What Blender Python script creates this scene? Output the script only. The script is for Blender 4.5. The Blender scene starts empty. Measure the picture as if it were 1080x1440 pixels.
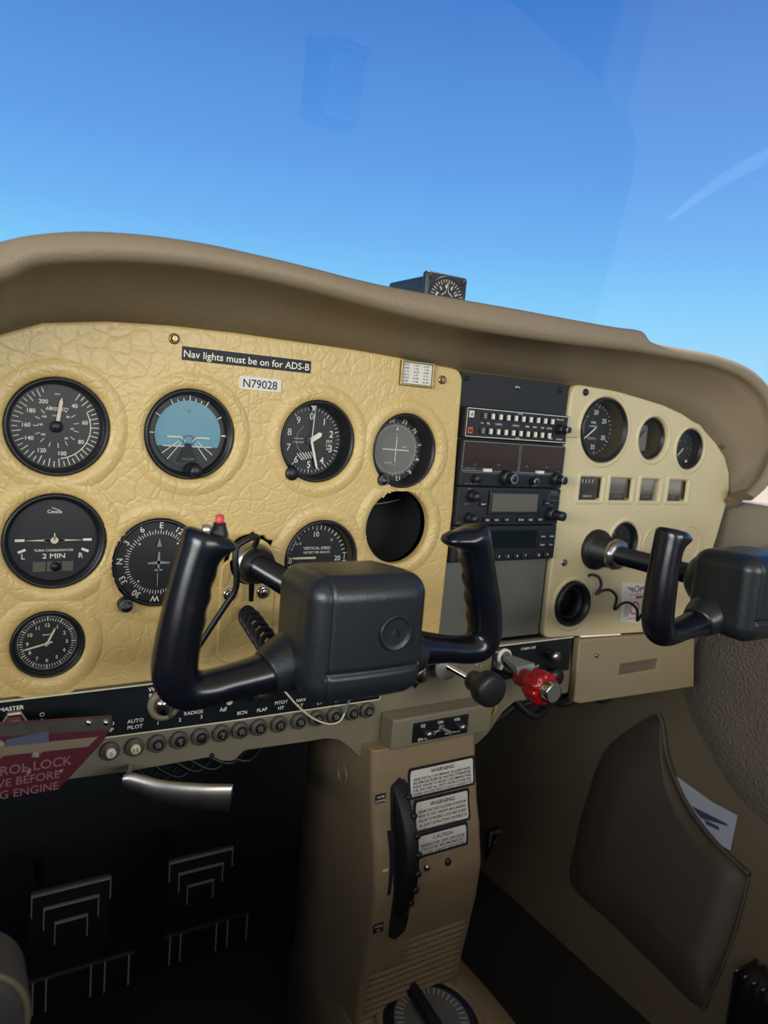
import bpy, math, random
from mathutils import Vector, Matrix
random.seed(7)
SC = bpy.context.scene
COL = SC.collection
PI = math.pi

# ------------------------------------------------------------------ camera
CP = Vector((-0.08752, -0.67376, 0.03337))
YAW, PIT, ROL, FPX = math.radians(31.517), math.radians(-7.5565), math.radians(4.6728), 1039.4
fw = Vector((math.sin(YAW)*math.cos(PIT), math.cos(YAW)*math.cos(PIT), math.sin(PIT)))
rt0 = Vector((math.cos(YAW), -math.sin(YAW), 0)); up0 = rt0.cross(fw)
RT = rt0*math.cos(ROL) + up0*math.sin(ROL)
UP = -rt0*math.sin(ROL) + up0*math.cos(ROL)
cam = bpy.data.cameras.new('camera'); camo = bpy.data.objects.new('camera', cam); COL.objects.link(camo)
m = Matrix((RT, UP, -fw)).transposed().to_4x4(); m.translation = CP
camo.matrix_world = m
cam.sensor_fit = 'VERTICAL'; cam.sensor_height = 36; cam.lens = FPX/1440*36
cam.clip_start = .02; cam.clip_end = 3000
cam.dof.use_dof = True; cam.dof.focus_distance = .74; cam.dof.aperture_fstop = 6.0
SC.camera = camo

# ------------------------------------------------------------------ exposure
vs = SC.view_settings
vs.view_transform = 'Standard'; vs.look = 'None'; vs.gamma = 1; vs.use_curve_mapping = False
vs.exposure = 0.0

# ------------------------------------------------------------------ world sky
wd = bpy.data.worlds.new('sky'); SC.world = wd; wd.use_nodes = True
nt = wd.node_tree; nt.nodes.clear()
tc = nt.nodes.new('ShaderNodeTexCoord'); sp = nt.nodes.new('ShaderNodeSeparateXYZ')
rp = nt.nodes.new('ShaderNodeValToRGB'); bg = nt.nodes.new('ShaderNodeBackground'); wo = nt.nodes.new('ShaderNodeOutputWorld')
nt.links.new(tc.outputs['Generated'], sp.inputs[0]); nt.links.new(sp.outputs['Z'], rp.inputs[0])
nt.links.new(rp.outputs[0], bg.inputs[0]); nt.links.new(bg.outputs[0], wo.inputs[0])
def s2l(c): return tuple((v/255/12.92 if v/255 <= .04045 else ((v/255+.055)/1.055)**2.4) for v in c)
el = rp.color_ramp.elements
stops = [(0.0, (200, 232, 250)), (0.04, (172, 226, 255)), (0.12, (142, 214, 255)), (0.165, (124, 203, 255)), (0.22, (108, 182, 248)), (0.30, (92, 160, 238)), (0.46, (64, 127, 211)), (1.0, (48, 100, 190))]
el[0].position, el[0].color = stops[0][0], (*s2l(stops[0][1]), 1)
el[1].position, el[1].color = stops[-1][0], (*s2l(stops[-1][1]), 1)
for p_, c_ in stops[1:-1]:
    e = el.new(p_); e.color = (*s2l(c_), 1)
bg.inputs[1].default_value = 1.0

# ------------------------------------------------------------------ lamps
def lamp(name, kind, loc, target, energy, size=None, color=(1, 1, 1), size_y=None):
    l = bpy.data.lights.new(name, kind); o = bpy.data.objects.new(name, l); COL.objects.link(o)
    o.location = loc
    o.rotation_euler = (Vector(target)-Vector(loc)).to_track_quat('-Z', 'Y').to_euler()
    l.energy = energy; l.color = color
    if kind == 'AREA':
        l.size = size
        if size_y: l.shape = 'RECTANGLE'; l.size_y = size_y
    if kind == 'SUN': l.angle = math.radians(.6)
    return o
lamp('sun', 'SUN', (1.3, .3, 5), (0, 0, 0), 6.0, color=(1, .95, .86))
lamp('daylight_left_window', 'AREA', (-1.25, -.95, .22), (.3, -.1, .05), 22, 1.0, (1.0, .97, .92), .32)
lamp('daylight_rear_window', 'AREA', (.45, -2.0, .28), (.5, 0, .0), 20, 1.3, (1.0, .96, .9), .28)

# ------------------------------------------------------------------ pixel ray helpers (reference frame 1080 x 1440 -> world point at a true depth)
def ray(u, v): return (u-540)/FPX*RT - (v-720)/FPX*UP + fw
def atY(u, v, y=0.0):
    d = ray(u, v); return CP + d*((y-CP.y)/d.y)
def atX(u, v, x):
    d = ray(u, v); return CP + d*((x-CP.x)/d.x)
def atZ(u, v, z):
    d = ray(u, v); return CP + d*((z-CP.z)/d.z)

# ------------------------------------------------------------------ materials
def mat(name, color, rough=.5, metal=0.0, bump=0.0, bscale=300, kind='noise', var=0.0, vscale=20, spec=.5, coat=0.0, var_col=None, dist=.001):
    M = bpy.data.materials.new(name); M.use_nodes = True
    n = M.node_tree.nodes; L = M.node_tree.links; b = n['Principled BSDF']
    col = (*s2l(color), 1)
    b.inputs['Base Color'].default_value = col; b.inputs['Roughness'].default_value = rough
    b.inputs['Metallic'].default_value = metal; b.inputs['Specular IOR Level'].default_value = spec
    b.inputs['Coat Weight'].default_value = coat
    co = n.new('ShaderNodeTexCoord')
    if var:
        t = n.new('ShaderNodeTexNoise'); t.inputs['Scale'].default_value = vscale; t.inputs['Detail'].default_value = 6
        L.new(co.outputs['Object'], t.inputs['Vector'])
        mx = n.new('ShaderNodeMix'); mx.data_type = 'RGBA'
        r_ = n.new('ShaderNodeMapRange'); r_.inputs[1].default_value = .35; r_.inputs[2].default_value = .7
        L.new(t.outputs[0], r_.inputs[0]); r_.inputs[4].default_value = var
        L.new(r_.outputs[0], mx.inputs[0]); mx.inputs[6].default_value = col
        mx.inputs[7].default_value = (*s2l(var_col), 1) if var_col else (col[0]*.45, col[1]*.45, col[2]*.45, 1)
        L.new(mx.outputs[2], b.inputs['Base Color'])
    if bump:
        bp = n.new('ShaderNodeBump'); bp.inputs['Strength'].default_value = bump; bp.inputs['Distance'].default_value = dist
        if kind == 'noise':
            t = n.new('ShaderNodeTexNoise'); t.inputs['Scale'].default_value = bscale; t.inputs['Detail'].default_value = 4
            L.new(co.outputs['Object'], t.inputs['Vector']); L.new(t.outputs[0], bp.inputs['Height'])
        elif kind == 'leather':
            w_ = n.new('ShaderNodeTexNoise'); w_.inputs['Scale'].default_value = 9; w_.inputs['Detail'].default_value = 5
            mpp = n.new('ShaderNodeMapping'); L.new(co.outputs['Object'], mpp.inputs[0]); mpp.inputs['Scale'].default_value = (1, 1, 1)
            L.new(mpp.outputs[0], w_.inputs['Vector'])
            ad = n.new('ShaderNodeMix'); ad.data_type = 'VECTOR'; ad.inputs[0].default_value = .055
            L.new(mpp.outputs[0], ad.inputs[4]); L.new(w_.outputs[1], ad.inputs[5])
            v1 = n.new('ShaderNodeTexVoronoi'); v1.feature = 'DISTANCE_TO_EDGE'; v1.inputs['Scale'].default_value = 72
            v2 = n.new('ShaderNodeTexVoronoi'); v2.feature = 'DISTANCE_TO_EDGE'; v2.inputs['Scale'].default_value = 150
            L.new(ad.outputs[1], v1.inputs['Vector']); L.new(ad.outputs[1], v2.inputs['Vector'])
            msk = n.new('ShaderNodeTexNoise'); msk.inputs['Scale'].default_value = 14; L.new(co.outputs['Object'], msk.inputs['Vector'])
            a1 = n.new('ShaderNodeMapRange'); a1.inputs[2].default_value = .12; L.new(v1.outputs[0], a1.inputs[0])
            a2 = n.new('ShaderNodeMapRange'); a2.inputs[2].default_value = .25; a2.inputs[4].default_value = .5; L.new(v2.outputs[0], a2.inputs[0])
            mm = n.new('ShaderNodeMath'); mm.operation = 'ADD'; L.new(a1.outputs[0], mm.inputs[0]); L.new(a2.outputs[0], mm.inputs[1])
            m2 = n.new('ShaderNodeMath'); m2.operation = 'MULTIPLY'; L.new(mm.outputs[0], m2.inputs[0]); L.new(msk.outputs[0], m2.inputs[1])
            L.new(m2.outputs[0], bp.inputs['Height'])
        elif kind == 'weave':
            t = n.new('ShaderNodeTexVoronoi'); t.inputs['Scale'].default_value = bscale
            L.new(co.outputs['Object'], t.inputs['Vector']); L.new(t.outputs[0], bp.inputs['Height'])
        L.new(bp.outputs[0], b.inputs['Normal'])
    return M

LEATHER = mat('yellow_leatherette', (199, 173, 112), .38, bump=.33, kind='leather', var=.3, vscale=9, var_col=(180, 150, 88), dist=.0016)
IVORY = mat('ivory_plastic', (197, 183, 143), .5, bump=.15, bscale=500, var=.15, vscale=14, var_col=(170, 155, 118))
SHROUD = mat('tan_vinyl', (128, 115, 93), .55, bump=.5, bscale=420, var=.3, vscale=8, var_col=(110, 94, 70))
TAN = mat('tan_painted_metal', (118, 112, 93), .42, bump=.08, bscale=60, var=.3, vscale=18, var_col=(104, 95, 74))
TAN2 = mat('tan_console_plastic', (138, 121, 93), .4, bump=.12, bscale=200, var=.22, vscale=9, var_col=(112, 92, 66))
TAN3 = mat('tan_box_plastic', (144, 130, 101), .5, bump=.1, bscale=300)
KICK = mat('brown_sidewall_plastic', (105, 95, 76), .55, bump=.1, bscale=90, var=.3, vscale=5, var_col=(84, 76, 60))
POCKET = mat('dark_vinyl_pocket', (76, 70, 60), .6, bump=.3, bscale=12, dist=.004)
FABRIC = mat('grey_woven_fabric', (108, 100, 88), .9, bump=1.0, bscale=260, kind='weave', dist=.002, var=.35, vscale=300, var_col=(70, 64, 55))
DOORM = mat('greyish_door_plastic', (140, 132, 114), .55, bump=.1, bscale=200)
GREYP = mat('brushed_grey_metal', (122, 124, 118), .42, .5, var=.5, vscale=7, var_col=(86, 89, 86))
BLACK = mat('black_plastic', (22, 24, 28), .42, bump=.12, bscale=600)
BLKM = mat('matt_black_paint', (13, 15, 20), .6, bump=.1, bscale=500)
SWBLK = mat('black_switch_panel', (16, 22, 26), .3, var=.3, vscale=30, var_col=(30, 38, 40))
GLOSSB = mat('gloss_black_grip', (12, 14, 22), .24, bump=.04, bscale=90)
HUBM = mat('black_grained_vinyl', (26, 30, 33), .36, bump=.3, bscale=520, dist=.0006)
RUBBER = mat('black_rubber', (16, 17, 19), .5)
DIAL = mat('dial_black', (18, 23, 26), .5)
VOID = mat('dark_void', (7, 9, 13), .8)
WHITE = mat('white_ink', (226, 222, 206), .6)
CREAM = mat('cream_paint', (206, 196, 164), .5)
GREYINK = mat('grey_ink', (120, 122, 118), .6)
DARKINK = mat('dark_ink', (30, 30, 32), .6)
CHROME = mat('chrome', (190, 188, 180), .18, 1.0)
ALU = mat('aluminium', (165, 165, 158), .32, 1.0, bump=.1, bscale=60, var=.3, vscale=60, var_col=(110, 108, 100))
BRASS = mat('worn_brass', (150, 132, 92), .35, .9, bump=.2, bscale=400)
REDP = mat('red_plastic', (150, 12, 24), .25, coat=.3)
REDB = mat('red_button', (200, 40, 50), .35)
PAPER = mat('white_label', (208, 206, 194), .55)
PAPER2 = mat('bluish_paper', (172, 180, 196), .7)
SKYD = mat('attitude_sky', (80, 136, 154), .4)
GNDD = mat('attitude_ground', (22, 30, 36), .5)
VORG = mat('grey_dial', (110, 110, 104), .5)
DIM = mat('dim_grey_scale', (84, 84, 80), .6)
REDD = mat('dark_red_display', (36, 12, 15), .2)
LCD = mat('grey_lcd', (90, 88, 78), .3)
LCD2 = mat('dark_lcd', (22, 30, 32), .15)
GOLD = mat('dull_gold_rim', (92, 82, 58), .45, .4)
SAND = mat('pale_ground', (186, 170, 144), .9, var=.4, vscale=.3, var_col=(166, 148, 120))
CARPET = mat('dark_carpet', (24, 27, 30), .95, bump=.8, bscale=400)
FIREW = mat('dark_firewall', (34, 42, 44), .8, var=.4, vscale=6)
CEILM = mat('beige_headliner', (196, 186, 164), .9)
ORANGE = mat('orange_lens', (190, 84, 48), .4)
GREEN = mat('green_band', (70, 130, 80), .5)
REDINK = mat('red_ink', (170, 40, 50), .5)
RIDGE = mat('worn_pedal_metal', (150, 152, 146), .38)
BLUEINK = mat('faded_blue_ink', (60, 66, 88), .6)
def worn_red():
    M = mat('worn_red_paint', (112, 34, 44), .4)
    n = M.node_tree.nodes; L = M.node_tree.links; b = n['Principled BSDF']
    co = n.new('ShaderNodeTexCoord'); t = n.new('ShaderNodeTexNoise'); t.inputs['Scale'].default_value = 60; t.inputs['Detail'].default_value = 8
    L.new(co.outputs['Object'], t.inputs['Vector'])
    r_ = n.new('ShaderNodeValToRGB'); r_.color_ramp.elements[0].position = .66; r_.color_ramp.elements[1].position = .70
    r_.color_ramp.elements[0].color = (*s2l((70, 22, 32)), 1); r_.color_ramp.elements[1].color = (*s2l((130, 122, 104)), 1)
    L.new(t.outputs[0], r_.inputs[0]); L.new(r_.outputs[0], b.inputs['Base Color'])
    return M
WORNRED = worn_red()
def glassmat(name, ior=1.45, rough=.02, gain=1.0):
    M = bpy.data.materials.new(name); M.use_nodes = True
    n = M.node_tree.nodes; L = M.node_tree.links; n.clear()
    o = n.new('ShaderNodeOutputMaterial'); mx = n.new('ShaderNodeMixShader'); tr = n.new('ShaderNodeBsdfTransparent')
    gl = n.new('ShaderNodeBsdfGlossy'); gl.inputs['Roughness'].default_value = rough
    fr = n.new('ShaderNodeFresnel'); fr.inputs[0].default_value = ior
    mu = n.new('ShaderNodeMath'); mu.operation = 'MULTIPLY'; mu.inputs[1].default_value = gain
    L.new(fr.outputs[0], mu.inputs[0]); L.new(mu.outputs[0], mx.inputs[0])
    L.new(tr.outputs[0], mx.inputs[1]); L.new(gl.outputs[0], mx.inputs[2]); L.new(mx.outputs[0], o.inputs[0])
    return M
GLASS = glassmat('instrument_glass', 1.35, .03, .35)
ACRYL = glassmat('windshield_acrylic', 1.49, .01, 1.35)

# ------------------------------------------------------------------ mesh builder
_tc = {}
def glyph(body):
    if body in _tc: return _tc[body]
    c = bpy.data.curves.new('t', 'FONT'); c.body = body; c.size = 1; c.resolution_u = 3; c.offset = .008
    o = bpy.data.objects.new('t', c); COL.objects.link(o)
    dg = bpy.context.evaluated_depsgraph_get()
    me = bpy.data.meshes.new_from_object(o.evaluated_get(dg))
    v = [(a.co.x, a.co.y) for a in me.vertices]; f = [list(p.vertices) for p in me.polygons]
    bpy.data.objects.remove(o); bpy.data.curves.remove(c); bpy.data.meshes.remove(me)
    _tc[body] = (v, f); return v, f

class MB:
    def __init__(s): s.v = []; s.f = []; s.sm = []; s.mi = []; s.cur = 0
    def add(s, vs_, fs, smooth=False):
        k = len(s.v); s.v += [tuple(a) for a in vs_]
        for f in fs: s.f.append([i+k for i in f]); s.sm.append(smooth); s.mi.append(s.cur)
        return s
    def box(s, a, b):
        (x0, y0, z0), (x1, y1, z1) = a, b
        V = [(x0, y0, z0), (x1, y0, z0), (x1, y1, z0), (x0, y1, z0), (x0, y0, z1), (x1, y0, z1), (x1, y1, z1), (x0, y1, z1)]
        return s.add(V, [(0, 3, 2, 1), (4, 5, 6, 7), (0, 1, 5, 4), (1, 2, 6, 5), (2, 3, 7, 6), (3, 0, 4, 7)])
    def cbox(s, c, d, bev=0.0):
        if bev: return s.rbox(c, d, bev, 4)
        return s.box([c[i]-d[i]/2 for i in range(3)], [c[i]+d[i]/2 for i in range(3)])
    def rbox(s, c, d, r, n=6, fn=None):
        # rounded box: subdivided cube with rounded edges
        h = [d[i]/2 for i in range(3)]; r = min(r, *h)
        idx = {}; V = []; F = []
        def samples(hh):
            a = [-hh + r*(1-math.cos(PI/2*i/n)) if False else -hh + r*i/n for i in range(n+1)]
            mid = [(-hh+r) + (2*hh-2*r)*i/n for i in range(1, n)]
            return a + mid + [-v for v in reversed(a)]
        S = [samples(hh) for hh in h]
        def vert(p):
            k = tuple(round(v, 7) for v in p)
            if k in idx: return idx[k]
            q = [max(-(h[i]-r), min(h[i]-r, p[i])) for i in range(3)]
            dd = Vector([p[i]-q[i] for i in range(3)])
            if dd.length > 1e-9:
                # cube->sphere mapping of the offset
                x, y, z = dd/r
                dd = Vector((x*math.sqrt(max(0, 1-y*y/2-z*z/2+y*y*z*z/3)), y*math.sqrt(max(0, 1-z*z/2-x*x/2+z*z*x*x/3)), z*math.sqrt(max(0, 1-x*x/2-y*y/2+x*x*y*y/3))))*r
            P = Vector(q)+dd
            if fn: P = Vector(fn(P))
            idx[k] = len(V); V.append((P.x+c[0], P.y+c[1], P.z+c[2])); return idx[k]
        for ax in range(3):
            o1, o2 = (ax+1) % 3, (ax+2) % 3
            for sg in (-1, 1):
                for i in range(len(S[o1])-1):
                    for j in range(len(S[o2])-1):
                        q = []
                        for (a, b) in ((i, j), (i+1, j), (i+1, j+1), (i, j+1)):
                            p = [0, 0, 0]; p[ax] = sg*h[ax]; p[o1] = S[o1][a]; p[o2] = S[o2][b]; q.append(vert(p))
                        if sg < 0: q.reverse()
                        if len(set(q)) > 2: F.append(q)
        return s.add(V, F, True)
    def lathe(s, prof, c=(0, 0, 0), ax='y', n=48, smooth=True, close=False, jag=None):
        V = []; F = []
        for (r, t) in prof:
            for i in range(n):
                a = 2*PI*i/n; rr = r*(jag(a) if jag else 1)
                u, w = rr*math.cos(a), rr*math.sin(a)
                p = {'y': (u, t, w), 'x': (t, u, w), 'z': (u, w, t)}[ax]
                V.append((p[0]+c[0], p[1]+c[1], p[2]+c[2]))
        m_ = len(prof)
        for k in range(m_ if close else m_-1):
            k2 = (k+1) % m_
            for i in range(n):
                j = (i+1) % n; F.append((k*n+i, k*n+j, k2*n+j, k2*n+i))
        return s.add(V, F, smooth)
    def disc(s, r, y, c=(0, 0, 0), n=48):
        V = [(c[0]+r*math.cos(2*PI*i/n), c[1]+y, c[2]+r*math.sin(2*PI*i/n)) for i in range(n)]
        return s.add(V, [list(range(n))])
    def cyl(s, a, b, r, r2=None, n=20, caps=True, smooth=True):
        a = Vector(a); b = Vector(b); r2 = r if r2 is None else r2
        d = (b-a).normalized(); t = Vector((0, 0, 1)) if abs(d.z) < .9 else Vector((1, 0, 0))
        e1 = d.cross(t).normalized(); e2 = d.cross(e1)
        V = []
        for (p, rr) in ((a, r), (b, r2)):
            for i in range(n):
                an = 2*PI*i/n; V.append(p+e1*rr*math.cos(an)+e2*rr*math.sin(an))
        s.add(V, [(i, (i+1) % n, n+(i+1) % n, n+i) for i in range(n)], smooth)
        if caps: s.add(V[:n], [list(range(n))]); s.add(V[n:], [list(range(n))])
        return s
    def tube(s, pts, rad, n=14, sub=8, ref=(0, 1, 0), caps=True):
        # pts: centres; rad: one (ra, rb) or float per point; ra along ref-perp in plane, rb along ref
        P = [Vector(p) for p in pts]
        R = [(r, r) if not isinstance(r, (tuple, list)) else r for r in (rad if isinstance(rad, list) else [rad]*len(P))]
        Q = []; RR = []
        def cr(a, b, c, d, t): return .5*((2*b)+(-a+c)*t+(2*a-5*b+4*c-d)*t*t+(-a+3*b-3*c+d)*t**3)
        for i in range(len(P)-1):
            a, b, c, d = P[max(0, i-1)], P[i], P[i+1], P[min(len(P)-1, i+2)]
            ra, rb, rc, rd = R[max(0, i-1)], R[i], R[i+1], R[min(len(P)-1, i+2)]
            for k in range(sub):
                t = k/sub; Q.append(cr(a, b, c, d, t)); RR.append(tuple(cr(ra[j], rb[j], rc[j], rd[j], t) for j in (0, 1)))
        Q.append(P[-1]); RR.append(R[-1])
        V = []; prev = Vector(ref)
        for i, q in enumerate(Q):
            tg = (Q[min(i+1, len(Q)-1)]-Q[max(i-1, 0)]).normalized()
            e2 = (prev - tg*prev.dot(tg)).normalized(); e1 = tg.cross(e2); prev = e2 if len(ref) == 3 and ref != (0, 1, 0) else e2
            for k in range(n):
                an = 2*PI*k/n; V.append(q+e1*RR[i][0]*math.cos(an)+e2*RR[i][1]*math.sin(an))
        F = []
        for i in range(len(Q)-1):
            for k in range(n): F.append((i*n+k, i*n+(k+1) % n, (i+1)*n+(k+1) % n, (i+1)*n+k))
        s.add(V, F, True)
        if caps:
            s.add([Q[0]]+V[:n], [(0, 1+k, 1+(k+1) % n) for k in range(n)], True)
            s.add([Q[-1]]+V[-n:], [(0, 1+k, 1+(k+1) % n) for k in range(n)], True)
        return s
    # 2-D drawing on an XZ plane at height y
    def q2(s, pts, y, c=(0, 0)):
        return s.add([(c[0]+p[0], y, c[1]+p[1]) for p in pts], [list(range(len(pts)))])
    def tick(s, a, r0, r1, w, y, c=(0, 0)):
        a = math.radians(a); d = (math.sin(a), math.cos(a)); e = (d[1], -d[0])
        return s.q2([(d[0]*r0-e[0]*w/2, d[1]*r0-e[1]*w/2), (d[0]*r0+e[0]*w/2, d[1]*r0+e[1]*w/2), (d[0]*r1+e[0]*w/2, d[1]*r1+e[1]*w/2), (d[0]*r1-e[0]*w/2, d[1]*r1-e[1]*w/2)], y, c)
    def arc(s, a0, a1, r, w, y, c=(0, 0), n=30):
        V = []
        for i in range(n+1):
            a = math.radians(a0+(a1-a0)*i/n)
            for rr in (r-w/2, r+w/2): V.append((c[0]+rr*math.sin(a), y, c[1]+rr*math.cos(a)))
        return s.add(V, [(2*i, 2*i+1, 2*i+3, 2*i+2) for i in range(n)])
    def text(s, body, h, x, z, y, rot=0, sx=1.0, align='c', fn=None):
        v, f = glyph(body)
        if not v: return s
        sc = h/.73; xs = [a[0] for a in v]; cx = {'c': (min(xs)+max(xs))/2, 'l': min(xs), 'r': max(xs)}[align]
        r = -math.radians(rot); co, si = math.cos(r), math.sin(r); V = []
        for a in v:
            X = (a[0]-cx)*sc*sx; Z = (a[1]-.365)*sc
            p = (x+X*co-Z*si, y, z+X*si+Z*co)
            V.append(fn(*p) if fn else p)
        return s.add(V, f)
    def line(s, a, b, w, y):
        d = Vector((b[0]-a[0], b[1]-a[1])).normalized()*w/2; e = (-d.y, d.x)
        return s.q2([(a[0]+e[0], a[1]+e[1]), (b[0]+e[0], b[1]+e[1]), (b[0]-e[0], b[1]-e[1]), (a[0]-e[0], a[1]-e[1])], y)
    def frame(s, x0, z0, x1, z1, w, y):
        s.line((x0, z0), (x1, z0), w, y); s.line((x1, z0), (x1, z1), w, y); s.line((x1, z1), (x0, z1), w, y); return s.line((x0, z1), (x0, z0), w, y)
    def build(s, name, mats, parent=None, loc=None, rot=None):
        me = bpy.data.meshes.new(name); me.from_pydata(s.v, [], s.f); me.update()
        for i, p in enumerate(me.polygons): p.use_smooth = s.sm[i]; p.material_index = s.mi[i]
        for m_ in (mats if isinstance(mats, (list, tuple)) else [mats]): me.materials.append(m_)
        import bmesh
        b = bmesh.new(); b.from_mesh(me); bmesh.ops.remove_doubles(b, verts=b.verts, dist=1e-6)
        b.normal_update(); b.to_mesh(me); b.free()
        o = bpy.data.objects.new(name, me); COL.objects.link(o)
        if parent: o.parent = parent
        if loc: o.location = loc
        if rot: o.rotation_euler = rot
        return o

def tag(o, label, cat, group=None, kind=None):
    o['label'] = label; o['category'] = cat
    if group: o['group'] = group
    if kind: o['kind'] = kind
    return o
def struct(o):
    o['kind'] = 'structure'; return o
def thing(name, label, cat, loc=(0, 0, 0), group=None):
    o = bpy.data.objects.new(name, None); o.empty_display_size = .01; COL.objects.link(o); o.location = loc
    return tag(o, label, cat, group)

def circle(cx, cz, r, n=48, rx=None):
    return [(cx+(rx or r)*math.cos(2*PI*i/n), cz+r*math.sin(2*PI*i/n)) for i in range(n)]
def rrect(x0, z0, x1, z1, r, n=6):
    P = []
    for cx, cz, a0 in ((x1-r, z1-r, 0), (x0+r, z1-r, 90), (x0+r, z0+r, 180), (x1-r, z0+r, 270)):
        for i in range(n+1):
            a = math.radians(a0+90*i/n); P.append((cx+r*math.cos(a), cz+r*math.sin(a)))
    return P
def smooth_poly(pts, sub=6):
    P = [Vector((p[0], p[1], 0)) for p in pts]; n = len(P); out = []
    for i in range(n):
        a, b, c, d = P[i-1], P[i], P[(i+1) % n], P[(i+2) % n]
        for k in range(sub):
            t = k/sub; q = .5*((2*b)+(-a+c)*t+(2*a-5*b+4*c-d)*t*t+(-a+3*b-3*c+d)*t**3); out.append((q.x, q.y))
    return out
def round_corners(pts, r, n=5):
    out = []; N = len(pts)
    for i in range(N):
        p0, p, p1 = Vector(pts[i-1]), Vector(pts[i]), Vector(pts[(i+1) % N])
        rr = r[i] if isinstance(r, list) else r
        a = (p0-p); b = (p1-p); d = min(rr, a.length*.48, b.length*.48)
        if d < 1e-5: out.append(tuple(p)); continue
        A = p+a.normalized()*d; B = p+b.normalized()*d
        for k in range(n+1):
            t = k/n; q = A*(1-t)**2+p*2*t*(1-t)+B*t*t; out.append((q.x, q.y))
    return out
def plate(name, outline, holes, y, th, bev, m_, parent=None, extra=None):
    """flat plate in the XZ plane, front at y, thickness th, holes cut out, rounded edges"""
    c = bpy.data.curves.new('p', 'CURVE'); c.dimensions = '2D'; c.fill_mode = 'BOTH'
    for pts in [outline]+list(holes):
        sp_ = c.splines.new('POLY'); sp_.points.add(len(pts)-1)
        for i, p in enumerate(pts): sp_.points[i].co = (p[0], p[1], 0, 1)
        sp_.use_cyclic_u = True
    c.extrude = max(th/2-bev, 0); c.bevel_depth = bev; c.bevel_resolution = 3; c.offset = -bev
    o = bpy.data.objects.new('p', c); COL.objects.link(o)
    me = bpy.data.meshes.new_from_object(o.evaluated_get(bpy.context.evaluated_depsgraph_get()))
    B = MB()
    B.add([(v.co.x, y+th/2-v.co.z, v.co.y) for v in me.vertices], [list(p.vertices) for p in me.polygons])
    for i, p in enumerate(me.polygons): B.sm[i] = abs(p.normal.z) < .98
    bpy.data.objects.remove(o); bpy.data.curves.remove(c); bpy.data.meshes.remove(me)
    if extra: extra(B)
    return B.build(name, m_, parent)

# =================================================================== THE SETTING
g = MB(); g.box((-300, -300, -1.72), (600, 900, -1.70)); tag(g.build('ground', SAND), 'pale sandy ground outside beyond the right window', 'ground')
FZ = -.80
def wall_x(z):
    if z > -.34: return .945
    t = min(1, (-.34-z)/.46); return .945 - .155*t**1.35
struct(MB().box((-.55, -2.0, FZ-.02), (1.0, .62, FZ)).build('floor', CARPET))
struct(MB().box((-.55, .50, FZ), (1.15, .52, .10)).build('wall_front', FIREW))
struct(MB().box((-.62, -1.6, FZ), (-.55, .5, -.02)).build('wall_left', KICK))
struct(MB().box((-.7, -1.9, .62), (1.12, -.06, .66)).build('ceiling', CEILM))
struct(MB().box((-.62, -1.05, FZ), (1.1, -1.0, -.06)).build('back_light_blocker', KICK))  # unseen bulkhead, set close behind camera to block light on the lower cabin
struct(MB().box((-.55, .09, .082), (.78, .56, .092)).build('deck_sun_blocker', BLKM))  # unseen ledge added to keep the sun off the floor
struct(MB().box((.78, .03, -.085), (1.02, .56, -.075)).build('side_sun_blocker', BLKM))  # unseen slab added at the right to close the remaining sun gap
# right side wall, curving in towards the floor
W = MB(); zs = [-.36-.44*i/16 for i in range(17)]; ys = [-1.2+1.7*i/40 for i in range(41)]
V = [(wall_x(z), y, z) for z in zs for y in ys]; n_ = len(ys)
W.add(V, [(i*n_+j, i*n_+j+1, (i+1)*n_+j+1, (i+1)*n_+j) for i in range(16) for j in range(40)], True)
W.add([(x+.03, y, z) for x, y, z in V], [(i*n_+j, i*n_+j+1, (i+1)*n_+j+1, (i+1)*n_+j) for i in range(16) for j in range(40)], True)
wr = struct(W.build('wall_right', KICK))
# windshield
W = MB(); NX, NZ = 36, 20; V = []
for i in range(NX+1):
    x = -.75+2.0*i/NX
    for j in range(NZ+1):
        t = j/NZ; V.append((x, .47-.72*t-.06*math.sin(PI*t)*-1-.22*((x-.3)/.95)**2, .09+.62*t))
W.add(V, [(i*(NZ+1)+j, (i+1)*(NZ+1)+j, (i+1)*(NZ+1)+j+1, i*(NZ+1)+j+1) for i in range(NX) for j in range(NZ)], True)
wind = struct(W.build('window_1', ACRYL))

# added unseen white bar, bent so its reflection makes the windshield's curved streak
W = MB(); W.tube([(1.118, -.045, -.060), (1.127, -.058, -.058), (1.140, -.076, -.056), (1.160, -.101, -.055), (1.197, -.145, -.055), (1.262, -.215, -.055), (1.40, -.35, -.055)], [(.001, .004), (.0035, .004), (.005, .005), (.006, .006), (.008, .008), (.010, .010), (.014, .012)], n=12)
struct(W.build('streak_reflector', mat('white_gloss_paint', (245, 245, 240), .3)))
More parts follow.
